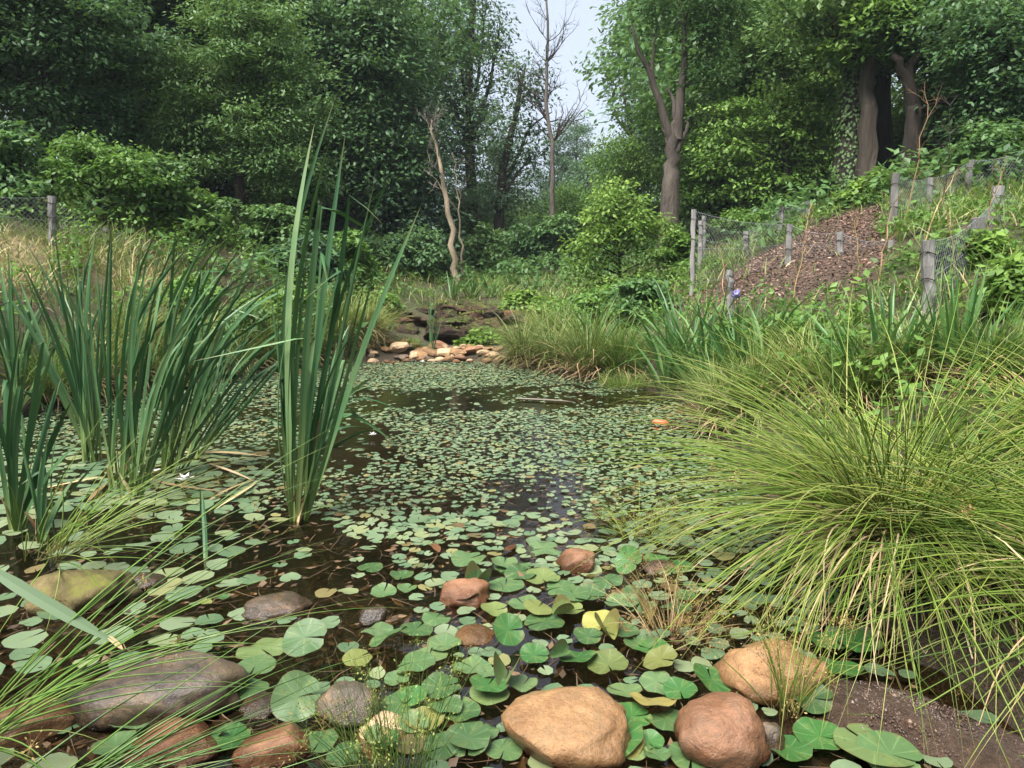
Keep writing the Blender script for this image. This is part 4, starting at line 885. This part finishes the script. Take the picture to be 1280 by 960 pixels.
def tree(name, label, px, Y, r0, path, blobs, ncl, per, ls, mleaf, mbark=BARK_D, limbs=(), dy=1.2, cat='tree', grp=None, **kw):
    b = at(px, 300, Y); b[2] = gz(b[0], b[1])-.05
    root = thing(name, label, cat, b, grp)
    tr = [np.zeros(3)]+[at(p[0],p[1],Y+(p[2] if len(p) > 2 else 0))-b for p in path]
    bl = []
    for q in blobs:
        c = at(q[0], q[1], Y+(q[4] if len(q) > 4 else 0))-b; s = Y/FPX
        bl.append((*c, q[2]*s, (q[5] if len(q) > 5 else min(q[2]*s, dy)), q[3]*s))
    lm = [([at(p[0],p[1],Y+(p[2] if len(p) > 2 else 0))-b for p in L[0]], L[1]) for L in limbs]
    KIDS[root.name] = grow(root, tr, r0, lm, bl, ncl, per, ls, mleaf, mbark, **kw)
    return root
LW = None
# left bank
tree('broadleaf_tree','mid green layered tree with slender dark trunk on the left bank', 300,13.5,.10,[(300,240),(296,170),(300,90),(305,40)],
     [(300,60,75,55),(370,110,42,80),(240,110,55,60),(300,190,100,45),(225,170,50,35),(360,210,50,40),(300,120,80,60),(330,20,60,40)], 270,124,0.086,F_MID, crad=.40, flat=.4, asp=.42)
tree('small_tree','bright yellow green young tree beside the left fence post', 112,10,.028,[(118,280),(124,250),(126,215)],
     [(130,205,62,34),(95,225,40,34),(160,225,34,30),(120,185,35,16)], 60,74,0.073,F_BRIGHT, crad=.26, flat=.35, dy=.7, asp=.55)
tree('broadleaf_tree','deep green tall tree with a drooping crown on the far left', 60,12.5,.16,[(60,200),(55,100),(60,0),(65,-60)],
     [(40,60,110,75),(90,150,60,55),(20,160,70,50),(120,30,80,60),(30,-20,120,60),(60,215,60,30)], 280,111,0.095,F_DARK, crad=.48, flat=.4)
tree('broadleaf_tree','shadowed tall tree between the drooping and the layered left trees', 195,16.5,.18,[(195,200),(190,100),(200,0),(200,-80)],
     [(180,80,80,110),(220,10,90,60),(150,-20,90,60),(190,200,60,60)], 240,93,0.120,F_DARK, crad=.6)
tree('broadleaf_tree','tall dark crowned tree behind the tallest cattail', 440,17,.15,[(438,240),(432,140),(428,60),(430,-60)],
     [(430,40,60,60),(470,80,50,55),(400,20,60,50),(440,130,60,60),(480,20,45,50),(420,200,60,60),(480,190,45,60)], 300,80,0.129,F_DARK, limbs=[([(430,120),(470,70),(500,30)],.06),([(430,100),(395,50),(370,10)],.06)], crad=.5)
tree('broadleaf_tree','ivy smothered dark tree leafy down to the ground', 505,17.5,.14,[(505,260),(500,180),(503,120)],
     [(505,160,48,45),(500,230,55,60),(510,300,60,50),(470,280,50,60),(450,330,50,40),(540,250,30,60)], 300,80,0.120,F_COOL, crad=.5, flat=.7)
# centre
tree('broadleaf_tree','tall airy tree with many upright stems above the cascade', 592,27,.24,[(590,250),(588,170),(586,90),(592,0),(592,-40)],
     [(585,20,50,45),(600,70,45,45),(560,60,36,50),(625,50,26,50),(585,130,50,45),(545,120,34,36),(615,120,34,36),(560,-20,50,40),(600,190,60,30)], 300,31,0.146,F_COOL,
     limbs=[([(588,190),(565,120),(552,40)],.10),([(588,180),(612,110),(625,30)],.10),([(587,150),(575,80),(570,0)],.08),([(588,140),(602,70),(608,0)],.08)], crad=.62, flat=.6)
tree('broadleaf_tree','leaning airy tree with crooked limbs next to the bare tree', 625,25,.2,[(626,250),(632,200),(645,140),(655,90)],
     [(655,95,30,34),(668,130,24,34),(640,150,34,34),(672,170,22,24),(625,190,34,40),(655,200,30,30),(650,240,34,26),(600,240,40,30)], 170,31,0.138,F_COOL,
     limbs=[([(630,225),(650,190),(662,160),(690,140)],.08),([(630,240),(655,205),(670,190)],.06)], crad=.55, flat=.6)
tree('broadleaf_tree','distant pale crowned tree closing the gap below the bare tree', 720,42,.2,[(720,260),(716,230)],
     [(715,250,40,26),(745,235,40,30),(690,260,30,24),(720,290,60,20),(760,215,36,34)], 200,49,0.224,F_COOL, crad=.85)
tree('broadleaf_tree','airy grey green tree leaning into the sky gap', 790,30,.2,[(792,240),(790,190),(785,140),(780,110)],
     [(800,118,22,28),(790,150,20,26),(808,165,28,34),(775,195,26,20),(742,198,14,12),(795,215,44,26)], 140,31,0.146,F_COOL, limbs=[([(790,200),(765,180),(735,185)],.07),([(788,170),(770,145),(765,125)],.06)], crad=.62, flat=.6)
# dead trees
def twigs(geo, p, d, L, r, depth):
    n = 5; pts = [p]; dd = d/np.linalg.norm(d)
    for _ in range(n):
        dd = unit(dd+N_(0,.13,3)+np.array([0,0,.04])); pts.append(pts[-1]+dd*L/n)
    V, F = tube(np.array(pts), np.linspace(r, r*.35, n+1), 4, False); geo.add(V, F)
    if depth > 0:
        for q in range(5 if depth > 1 else 4):
            k = random.randint(1, n); a = unit(dd+N_(0,.5,3)+np.array([0,0,.1])); twigs(geo, pts[k], a, L*random.uniform(.3,.6), r*.5, depth-1)
def dead_tree(label, px, Y, path, r0, m, nb, lo, Lb, name='dead_tree', dirs=None):
    b = at(px, 310, Y); b[2] = gz(b[0], b[1])-.05; root = thing(name, label, 'tree', b)
    tp = smoothpath([np.zeros(3)]+[at(p[0],p[1],Y)-b for p in path], 18, .03); tr = np.linspace(r0, r0*.16, 18); tr[0] *= 1.3
    ge = Geo(); V, F = tube(tp, tr, 8); ge.add(V, F); ge.build('trunk', m, root, True)
    ge = Geo()
    for k in range(nb):
        q = int(18*(lo+(1-lo)*random.random()))-1; q = max(2, min(q, 16)); a = random.uniform(0,6.28); f = q/17
        twigs(ge, tp[q], np.array([math.cos(a), math.sin(a)*.6, random.uniform(.5,1.3)]), Lb*(1.2-f*.75)*random.uniform(.5,1.1), tr[q]*.38, 2)
    kind(ge.build('branches', TWIG if m is BARK_P else BARK_D, root, True), 'stuff')
    return root
dead_tree('bare leafless tree standing alone against the pale sky', 688,24,[(690,260),(691,210),(686,140),(684,70),(682,0),(681,-20)], .10, BARK_G, 46,.45,1.7)
dead_tree('pale leaning dead trunk with broken top beside the cascade', 570,15.2,[(566,320),(557,240),(546,190),(540,150)], .085, BARK_P, 10,.5,.9)
dead_tree('thin pale dead stem in front of the ivy smothered tree', 577,15.6,[(577,300),(572,240),(566,190)], .03, BARK_P, 6,.5,.6)
# right bank
tree('broken_tree','storm broken tree with splintered pinkish trunk and forked live limbs', 836,15,.24,[(838,240),(842,190),(846,150)],
     [(800,2,24,22),(852,8,46,26),(885,45,32,40),(782,34,9,12),(900,10,40,50),(882,95,22,30),(850,-40,76,30)], 130,62,0.099,F_MID, BARK_B,
     limbs=[([(840,180),(828,140),(815,100),(800,70),(790,30)],.10),([(846,175),(850,110),(856,60),(850,0)],.12),([(844,190),(856,165),(862,148)],.075),([(826,135),(816,80),(820,40)],.06),([(846,165),(841,130),(837,108)],.07),([(838,185),(832,165),(829,152)],.06)], crad=.42, flat=.45)
tree('small_tree','bright lime sapling thicket in front of the broken tree', 775,11.5,.03,[(775,340),(772,290),(770,250)],
     [(770,275,46,40),(740,325,36,36),(805,325,36,40),(775,365,60,30),(762,235,24,22),(732,285,20,22),(815,275,24,34),(790,240,14,20)], 105,74,0.077,F_BRIGHT, crad=.26, flat=.5, dy=.8)
tree('broadleaf_tree','wide layered green tree overhanging the mulch bank', 945,17,.14,[(945,220),(940,150),(930,80)],
     [(930,50,60,60),(980,80,55,60),(900,120,45,50),(950,150,60,40),(1000,30,60,50),(900,210,50,30),(960,200,60,25),(1010,150,40,50)], 260,86,0.112,F_MID, limbs=[([(940,160),(925,110),(900,95),(870,70)],.06)], crad=.5, flat=.4)
tree('giant_tree','massive ivy clad forest trunk at the crest of the mulch bank', 1062,13.6,.30,[(1063,180),(1066,100),(1068,0),(1072,-120)],
     [(1040,-10,80,50),(1080,20,70,36),(1010,20,60,50),(1100,-40,100,50)], 90,80,0.120,F_MID, BARK_M, limbs=[([(1066,60),(1030,10),(1000,-30)],.12)], crad=.5, flat=.4, ivy=2200, sides=18)
tree('giant_tree','straight pale barked trunk pressed against the ivy clad one', 1082,13.2,.20,[(1083,180),(1086,100),(1088,0),(1090,-100)],
     [(1095,30,55,26),(1120,50,40,22),(1085,55,40,20),(1130,0,60,40)], 120,80,0.129,F_BRIGHT, BARK_M, crad=.42, flat=.35, sides=18)
tree('giant_tree','dark straight trunk close behind the pale barked one', 1103,14.2,.22,[(1104,180),(1104,100),(1106,0),(1108,-100)],
     [(1150,10,80,50),(1110,-30,90,40)], 60,80,0.120,F_MID, BARK_D, crad=.5)
tree('twisted_tree','black twisted trunk forking like a raised arm', 1133,12.6,.19,[(1138,200),(1142,150),(1140,120),(1128,92),(1116,70)],
     [(1180,40,60,34),(1220,90,50,50),(1150,20,50,34),(1240,40,60,60),(1200,130,40,40)], 130,80,0.103,F_DARK, BARK_D,
     limbs=[([(1142,140),(1136,100),(1142,75),(1165,55),(1195,30),(1200,-20)],.10),([(1165,55),(1200,40),(1240,10)],.05)], crad=.45, flat=.4)
tree('broadleaf_tree','dark leafy tree over the fence corner on the right', 1262,11.5,.12,[(1262,200),(1256,120),(1260,40)],
     [(1250,60,50,60),(1285,120,50,50),(1230,140,36,36),(1270,190,50,36),(1300,40,60,80),(1215,30,40,40)], 190,93,0.095,F_DARK, crad=.42, flat=.45)
tree('broadleaf_tree','sunlit yellow green tree glimpsed behind the twisted trunk', 1180,16.5,.12,[(1180,220),(1180,160)],
     [(1180,170,60,50),(1220,200,60,40),(1150,150,40,40),(1190,120,60,40)], 200,62,0.146,F_BRIGHT, crad=.55)

tree('understory_tree','light green understory tree with level sprays behind the mulch crest', 985,14.6,.05,[(985,230),(980,180),(975,130)],
     [(930,200,45,30),(985,160,50,30),(1020,210,34,30),(960,235,60,18),(900,160,34,30),(1010,120,34,30),(940,130,34,26)], 130,68,0.095,F_LIGHT, crad=.42, flat=.28)
tree('understory_tree','light green understory tree between broken tree and wide layered tree', 890,15.5,.05,[(890,240),(888,200),(890,150)],
     [(890,180,34,34),(880,230,40,26),(915,220,30,26),(905,140,26,30),(868,190,18,26)], 100,62,0.095,F_LIGHT, crad=.4, flat=.3)
# filler wood: four kinds, copied
def variant(name, label, h, w, mleaf, nl=200, per=90, ls=.2):
    root = thing(name, label, 'tree', (0,0,0), 'forest trees filling the wood behind')
    bl = [(N_(0,w*.25), N_(0,w*.25), h*f, w*s, w*s, h*.16) for f, s in ((.35,.42),(.5,.5),(.62,.48),(.75,.42),(.88,.28))]
    KIDS[root.name] = grow(root, [(0,0,0),(.1,0,h*.3),(-.1,.1,h*.6),(0,0,h*.92)], .018*h, [], bl, nl, per, ls, mleaf, BARK_D, crad=w*.2, flat=.5)
    return root
FK = [variant('forest_tree','dark green forest tree in the wood behind the near trees',11,4.6,F_DARK),
      variant('forest_tree','cool green forest tree in the wood behind the near trees',12,4.4,F_COOL),
      variant('forest_tree','mid green forest tree in the wood behind the near trees',10,4.8,F_MID),
      variant('forest_tree','light green forest tree in the wood behind the near trees',7,4.2,F_LIGHT,160,90,.17)]
spots = []
THK = thing('thicket','low thicket of shaded shrubs under the wood','shrub',(0,0,0),'thickets in the shade of the wood')
KIDS[THK.name] = grow(THK, [(0,0,0),(.1,0,.8),(0,.1,1.8)], .05, [], [(0,0,.7,2.0,1.4,.8),(-.8,.2,1.4,1.2,1.0,.7),(.9,-.2,1.5,1.1,1.0,.7),(0,0,2.2,.9,.8,.5)], 120, 60, .14, F_MID, BARK_D, crad=.5, flat=.5)
for q, (x_, y_, s_, zone) in enumerate([(-8.3,30,1.2,'L'),(-7.2,24,1.,'L'),(-10.5,26,1.2,'L'),(-5.6,19.5,.9,'L'),(-9.6,19,1.,'L'),(-12,22,1.1,'L'),(-6.4,17.5,.8,'L'),(-4.2,24,1.,'C'),(-2.6,29,1.1,'C'),(-.6,31,1.1,'C'),(1.6,30,1.,'C'),(-1.8,38,1.3,'C'),(1.0,40,1.3,'C'),(3.6,30,1.1,'R'),(5.4,22,1.,'R'),(8.0,19,1.,'R'),(9.8,16.5,.8,'R'),(10.5,20,1.1,'R'),(6.8,27,1.2,'R'),(12.5,17.5,1.,'R')]):
    lb = {'L':'low shaded thicket under the trees of the left bank','C':'low shaded thicket in the valley behind the cascade','R':'low shaded thicket under the trees above the mulch bank'}[zone]
    p_ = (x_, y_, gz(x_, y_)-.1)
    if q == 0: THK.location = p_; THK.scale = (s_,)*3; THK['label'] = lb
    else: copy_tree(THK, p_, random.uniform(0,6.28), s_, lb)
def put(k, x, y, s): spots.append((k, x, y, s))
for x, y, s, k in [(-9,17,1.,0),(-12,15,1.1,2),(-14,19,1.2,0),(-7.5,20,1.1,1),(-10.5,23,1.2,0),(-5,22,.95,0),(-6.5,27,1.2,1),(-17,24,1.4,0),(-13,29,1.4,2),(-4.9,27,.8,1),(-5.4,33,.9,1),(-8.5,35,1.5,0),(-5.5,40,1.5,1),(-20,32,1.6,2),(-14,40,1.8,0),(-2.5,45,.4,1),
                   (-15,13,1.1,0),(-11,11.5,1.0,2),(-4.6,18.5,.7,0),(-9.5,13.5,.7,2),
                   (7,19,1.1,2),(11.5,20,1.3,0),(7.2,24,1.2,2),(9,26,1.3,0),(13.5,16,1.3,2),(15,22,1.4,0),(7.8,30,1.1,1),(8,34,1.4,2),(12,32,1.5,0),(17,28,1.6,2),(11,42,1.5,1),(14.5,12,1.0,0),(19,18,1.4,2),(9.5,36,1.2,1),
                   (.8,52,.55,3),(2.5,48,.55,1),(4.3,50,.75,1),(0,44,.5,3),(3.2,38,.5,3),(1.3,34,.42,3),(-.6,36,.5,1),(4.2,33,.4,2),(5.8,50,.5,1),
                   (5.2,19.5,.62,3),(7.2,16.5,.6,3),(3.6,22,.55,3),(-3.6,21,.5,3),(-7,15.5,.5,3),(10.2,13.5,.55,3),(-1.6,27,.35,2),(2.9,27,.5,3),(8.8,14.6,.5,2),(-6.9,22.5,.5,3),(-7.6,25.5,.55,2),(-6.0,24.5,.45,3),(-8.8,21,.5,3)]:
    put(k, x, y, s)
for q, (k, x, y, s) in enumerate(spots):
    z = gz(x, y)-.1
    rz = random.uniform(0,6.28); sc = (s*random.uniform(.9,1.1), s*random.uniform(.9,1.1), s*random.uniform(.92,1.08))
    first = [j for j,(kk,*_) in enumerate(spots) if kk == k][0] == q
    zl = 'under the left bank wood' if x < -3 else ('above the mulch bank' if x > 5.5 else 'in the valley behind the cascade')
    lb = ['dark','cool','mid','light'][k]+' green forest tree behind the nearer trees '+{'u':'of the left bank','a':'above the mulch bank','i':'in the valley beyond the cascade'}[zl[0]]
    if first: FK[k]['label'] = lb; FK[k].location = (x,y,z); FK[k].scale = sc; FK[k].rotation_euler = (0,0,rz)
    else: copy_tree(FK[k], (x,y,z), rz, sc, lb)
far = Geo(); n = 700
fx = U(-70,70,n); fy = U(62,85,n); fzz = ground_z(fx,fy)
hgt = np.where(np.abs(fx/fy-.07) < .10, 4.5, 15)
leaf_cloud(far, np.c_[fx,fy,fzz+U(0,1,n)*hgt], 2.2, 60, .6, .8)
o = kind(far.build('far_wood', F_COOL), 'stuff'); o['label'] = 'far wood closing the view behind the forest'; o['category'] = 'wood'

# ------------------------------------------------------------------ shrubs
def shrub(label, px, py, Y, wpx, hpx, mleaf, ncl=46, per=90, ls=.09, flat=.55, cat='shrub', name='shrub', grp='shrubs and saplings under the trees', asp=.55):
    b = at(px, py, Y) if Y else g(px, py); Y = b[1]; b[2] = gz(b[0], b[1])-.03; s = Y/FPX; W = wpx*s*.5; H = hpx*s
    root = thing(name, label, cat, b, grp)
    bl = [(N_(0,W*.3), N_(0,W*.2), H*f, W*q, W*q*.8, H*.25) for f, q in ((.3,.8),(.55,.85),(.75,.6))]
    grow(root, [(0,0,0),(N_(0,.05),0,H*.3),(N_(0,.08),0,H*.7)], .012+.008*H, [], bl, ncl, per, ls, mleaf, BARK_D, crad=max(.14, W*.28), flat=flat, asp=asp)
    return root
for a in [('leafy green shrub hugging the left fence post',30,300,9.5,120,110,F_MID,60),('shrub mass beneath the bright yellow green young tree',170,310,11,150,80,F_MID,70),('light green shrub under the layered left tree',245,315,11,110,80,F_LIGHT,55),
          ('dark shrub at the foot of the slender dark trunk',330,320,12,110,80,F_MID,55),('grey green willowy shrub on the left bank crest',385,345,11.5,100,70,F_COOL,55),('shrub spilling down beside the sedge slope',430,370,12.5,90,70,F_LIGHT,50),
          ('low dark shrub left of the leaning dead trunk',500,362,16,100,60,F_DARK,55),('feathery shrub behind the cascade top',545,362,17,60,44,F_COOL,40),('shrub between the dead trunk and the airy tree',610,350,20,80,70,F_MID,50),('pale shrub under the bare tree',660,345,21,90,60,F_MID,50),
          ('shrub right of the bare tree foot',712,330,21,70,80,F_MID,50),('bright low shrub in the meadow beside the cascade',650,392,13,60,34,F_BRIGHT,40),('rounded meadow shrub uphill of the pond head sedges',690,392,12,70,40,F_LIGHT,40),('leafy shrub under the lime sapling thicket',735,405,10.5,80,54,F_LIGHT,50),
          ('dark leafy shrub at the water side of the lime thicket',800,410,9.6,90,64,F_MID,55),('shrub at the broken tree foot',850,345,12.5,70,60,F_LIGHT,45),('spreading shade shrub with level sprays below the wide layered tree',905,262,16,150,70,F_MID,60),('dark shrub beside the massive trunks',985,262,15.5,120,60,F_DARK,50),
          ('leafy seedling at the base of the massive trunks',1085,262,12,70,44,F_BRIGHT,40),('light shrub behind the corner fence',1245,255,10.5,130,80,F_MID,55),('bright young maple leafed shrub at the bank edge',1262,400,4.6,90,70,F_BRIGHT,34),
          ('weedy shrub in the fence corner',1215,330,None,80,44,F_LIGHT,45),('bramble on the mulch bank lower edge',1035,425,None,90,26,F_LIGHT,40),('bramble mound beside the purple iris',960,430,None,90,44,F_LIGHT,45),('bramble below the nearest fence post',1110,445,None,90,40,F_LIGHT,40),('leafy weeds at the bank crest fence',925,300,None,110,44,F_LIGHT,45),
          ('ferny plant hanging over the lowest cascade step',608,424,10.9,40,26,F_BRIGHT,26),('leafy plant over the cascade end',478,392,11.8,36,30,F_BRIGHT,22),('bush over the left waterline',290,440,None,110,60,F_MID,50),('bush on the left slope',350,410,None,90,50,F_LIGHT,40),('pale weed clump on the straw slope',235,390,None,70,50,F_LIGHT,34)]:
    lab,px_,py_,Y,wp,hp,m,nc = a
    shrub(lab,px_,py_,Y,wp,hp,m,nc, ls=.05+.0042*(Y or 8), per=80)

# ------------------------------------------------------------------ bank grass, weeds, mulch
def scatter(n, x0,x1,y0,y1): 
    x = U(x0,x1,n); y = U(y0,y1,n); return x, y
ge = Geo(); x, y = scatter(60000, -9, 9, 1.2, 20); d = pond_sd(x,y); mm = mulch_mask(x,y); sm_ = straw_mask(x,y)
k = (d > .03) & ((mm < .5) | (U(0,1,len(x)) < .06)) & (np.abs(x) < y*.95+1.2) & ~((np.abs(x+.65) < 1.2) & (y > 9.5) & (y < 13.1)) & (U(0,1,len(x)) < np.clip(1.15-y/26,.25,1)) & ~((y < 2.1) & (np.abs(x) < .9))
x, y, d, sm_ = x[k], y[k], d[k], sm_[k]; n = len(x); zz = ground_z(x,y)
patch = .5+.5*np.sin(x*1.9+np.sin(y*2.3)*1.5)*np.cos(y*1.4+x*.6)
xs, ys = scatter(9000, -8, -3.6, 5, 10.5); q = (straw_mask(xs,ys) > .25) & (pond_sd(xs,ys) > .1); x = np.r_[x,xs[q]]; y = np.r_[y,ys[q]]; sm_ = np.r_[sm_,straw_mask(xs[q],ys[q])]; n = len(x); zz = ground_z(x,y); patch = .5+.5*np.sin(x*1.9+np.sin(y*2.3)*1.5)*np.cos(y*1.4+x*.6)
L = (.12+.36*patch*U(.5,1.2,n))*np.where(y < 2.2, .6, 1)*np.where(sm_ > .5, .7, 1)
isst = U(0,1,n) < np.where(sm_ > .4, .62, .14)
for q, m, nm, lab in ((~isst, GRASS, 'bank_grass', 'rough green grass covering both banks'), (isst, STRAW, 'dry_grass', 'bleached dry grass lying on the banks')):
    ge = Geo(); c = q.sum()
    blades(np.c_[x[q],y[q],zz[q]-.01], U(0,6.28,c), np.abs(N_(.4 if nm == 'bank_grass' else .7,.28,c)), U(.1,1.4,c), L[q], .006+.0009*y[q], 3, 'flat', geo=ge, twist=U(-1,1,c))
    o = kind(ge.build(nm, m), 'stuff'); o['label'] = lab; o['category'] = 'grass'
# leafy ground cover
for m, nm, lab, seed_, cnt in ((F_LIGHT,'ground_cover','low leafy weeds growing through the bank grass',1,2600),(F_MID,'woodland_undergrowth','leafy undergrowth along the foot of the wood',2,2600)):
    if seed_ == 1: x, y = scatter(cnt, -7, 8, 2.2, 13.5)
    else: x, y = scatter(cnt, -16, 16, 9, 30)
    d = pond_sd(x,y); k = (d > .25) & (mulch_mask(x,y) < .5) & ~((np.abs(x+.65) < 1.3) & (y > 9) & (y < 13.2)) & (np.abs(x) < y*.9+1)
    if seed_ == 1: k &= (straw_mask(x,y) < .35)
    else: k &= (np.abs(x-.8) > 2.0+.08*y) | (y > 15)
    x, y = x[k], y[k]; C = np.c_[x,y,ground_z(x,y)+U(.05,.38,len(x))*(np.where(x > 2.6, .5, 1) if seed_ == 1 else 1.6)]
    ge = Geo(); leaf_cloud(ge, C, U(.10,.2,len(x))*(1 if seed_ == 1 else 1.8), 22, .065 if seed_ == 1 else .13, .8, .2, asp=.6)
    o = kind(ge.build(nm, m), 'stuff'); o['label'] = lab; o['category'] = 'weeds'
# mulch chips
lo, hi = MULCH.min(0), MULCH.max(0); x, y = scatter(26000, lo[0], hi[0], lo[1], hi[1]); k = mulch_mask(x,y) > .5; x, y = x[k], y[k]; n = len(x)
ge = Geo(); leaves(ge, np.c_[x,y,ground_z(x,y)+U(0,.02,n)], np.c_[N_(0,1,n),N_(0,1,n),N_(0,.25,n)], np.c_[N_(0,.5,n),N_(0,.5,n),np.ones(n)], U(.012,.055,n), U(.008,.03,n), fold=.1)
o = kind(ge.build('mulch_chips', CHIP), 'stuff'); o['label'] = 'brown wood chip mulch spread on the bare bank'; o['category'] = 'mulch'

# ------------------------------------------------------------------ fences
def post(parent, px, ytop, ybot, wpx, Y, lean=0.):
    """a weathered split post; the foot is set into the ground"""
    t = at(px+lean, ytop, Y); b = at(px, ybot, Y); zb = min(gz(b[0], b[1]), b[2])-.12
    r = wpx/FPX*Y*.5; n = 9; P = np.array([b+(t-b)*f for f in np.linspace(0,1,n)]); P[0] = [b[0], b[1], zb]
    P[1:-1] += N_(0,r*.12,(n-2,3))
    V, F = tube(P, r*U(.9,1.08,n), 7); V = V+N_(0,r*.07,V.shape); V[-1] += np.array([r*.3,0,-r*.3])
    o = mk('post', V-np.array(parent.location), F, POSTM, parent, smooth=False)
    for f in (.55,.85):
        c_ = P[1]+(P[-1]-P[1])*f-np.array(parent.location); an = np.linspace(0,6.283,13); ring_ = np.c_[c_[0]+np.cos(an)*r*1.12, c_[1]+np.sin(an)*r*1.12, c_[2]+.01*np.sin(an*2)]
        V2, F2 = tube(ring_, .004, 4, False); mk('wire_tie', V2, F2, BARK_D, o)
    return t, np.array([b[0],b[1],max(gz(b[0],b[1]), b[2]-.02)])
def mesh_panel(parent, A, B, sp=.055, r=.0011):
    """diamond wire netting between two posts given as (top, foot)"""
    ge = Geo(); (t0,b0),(t1,b1) = A, B; L = np.linalg.norm(b1-b0); H = .5*(np.linalg.norm(t0-b0)+np.linalg.norm(t1-b1))
    def pt(u,v):
        p = (b0*(1-u)+b1*u)*(1-v)+(t0*(1-u)+t1*u)*v
        return p+np.array([0,0,-.05*math.sin(math.pi*u)*v])
    off = np.array(parent.location); k = L/H
    for s in np.arange(-H, L, sp):
        for fl in (0,1):
            u0, v0 = s, 0.; u1, v1 = s+H, H
            if u0 < 0: v0 -= u0; u0 = 0
            if u1 > L: v1 -= (u1-L); u1 = L
            if v1 <= v0: continue
            q = [(u0+(u1-u0)*f, v0+(v1-v0)*f) for f in (0,.5,1)]
            pts = np.array([pt((u/L) if fl == 0 else 1-u/L, v/H) for u,v in q])-off
            V, F = tube(pts, r, 3, False); ge.add(V, F)
    for v in (.02,.5,.98):
        V, F = tube(np.array([pt(u,v) for u in np.linspace(0,1,6)])-off, r*1.6, 3, False); ge.add(V, F)
    ge.build('wire_netting', WIRE, parent)
def fence(label, posts, panels, grp='wire and post fences round the pond'):
    px,_,yb,_,Y = posts[0][:5]; b = at(px,yb,Y); root = thing('fence', label, 'fence', b, grp)
    T = [post(root, *p) for p in posts]
    for a, c in panels: mesh_panel(root, T[a], T[c])
    return root
fence('wire netting fence on stout grey posts nearest the huge rush', [(1160,300,425,15,5.0),(1222,272,385,14,5.9),(1247,232,335,12,7.4,2),(1300,250,330,16,7.6)], [(0,1),(1,2),(2,3)])
fence('netting fence of tilted posts running up past the twisted trunk', [(1113,216,325,9,8.4,7),(1205,200,280,9,9.4,8),(1160,222,300,7,9.0,3),(1285,185,250,9,9.6)], [(0,2),(2,1),(1,3)])
fence('low fence of slim pale posts across the mulch bank', [(865,262,356,6,10.0,2),(985,280,360,8,8.6,2),(1113,300,390,9,7.0),(913,338,395,9,7.6),(1052,290,375,8,7.8,-2)], [(0,1),(1,4),(4,2)])
fence('thin fence at the mulch bank crest before the wood', [(875,276,320,6,12,1),(932,290,318,8,11.2),(972,258,312,6,11.6,6),(1010,250,300,5,12.4),(880,270,310,5,13)], [(0,1),(1,2),(2,3)])
fence('left bank fence with one grey post above the straw slope', [(65,245,312,9,8.6),(132,285,320,7,9.4),(82,282,320,8,9.2),(232,320,350,8,9.8),(-60,235,300,10,8.2)], [(0,1),(0,4),(1,3)])
fence('distant meadow fence above the cascade', [(636,338,362,3,22),(668,336,360,3,22),(700,334,358,3,22),(722,333,358,4,20)], [(0,1),(1,2),(2,3)])
# dry weeds by the fences
def dry_weed(label, px, py, Y, hpx, lean=0, m=DRY):
    b = at(px,py,Y); b[2] = gz(b[0],b[1])-.02; root = thing('dry_weed', label, 'weed', b, 'dry weed stalks by the fence'); H = hpx/FPX*Y
    tp = smoothpath([(0,0,0),(lean*.4*H,0,H*.5),(lean*H,0,H)], 8, .01); ge = Geo(); V, F = tube(tp, np.linspace(.007,.003,8), 5); ge.add(V, F, random.random()); ge.build('stem', m, root)
    ge = Geo()
    for _ in range(9):
        k = random.randint(2,7); a = random.uniform(0,6.28); twigs(ge, tp[k], np.array([math.cos(a), math.sin(a), 1.]), H*random.uniform(.12,.3), .003, 1)
    kind(ge.build('twigs', m, root), 'stuff')
for a in [('tall bare weed stalk rising before the twisted trunk',1128,330,8.0,150,.1),('dark slim sapling stem beside the tilted fence post',1178,300,8.8,130,-.04,BARK_D),('straw coloured weed leaning by the stout post',1190,390,5.6,110,-.25),('pale dead weed behind the stout post',1218,370,6.2,90,.2),('dry weed tangle below the mulch bank',1070,400,6.6,90,-.15),('grey dry weed in the netting corner',1095,395,6.3,100,.1),
          ('bleached weed by the purple iris',985,420,7.0,80,.2),('brown dead weed below the mulch',905,415,8.0,70,-.1),('dead weed against the pale slim post',1000,370,8.4,70,.1),('bent pale weed stalk up the right bank',1150,370,6.8,80,.35)]:
    dry_weed(*a[:5], lean=a[5], m=a[6] if len(a) > 6 else DRY)

# ------------------------------------------------------------------ damp air over the valley
hv = np.array([(x,y,z) for z in (-3.,32.) for y in (-75.,335.) for x in (-275.,275.)])
hz = mk('haze', hv, np.array([(0,2,3,1),(4,5,7,6),(0,1,5,4),(2,6,7,3),(0,4,6,2),(1,3,7,5)]), None)
hm, hn, new, link = mat('haze_air'); pv = new('ShaderNodeVolumePrincipled'); pv.inputs['Color'].default_value = (.80,.90,1,1); pv.inputs['Density'].default_value = .0006
ho = new('ShaderNodeOutputMaterial'); link(pv.outputs[0], ho.inputs['Volume']); hz.data.materials.append(hm); kind(hz, 'stuff')
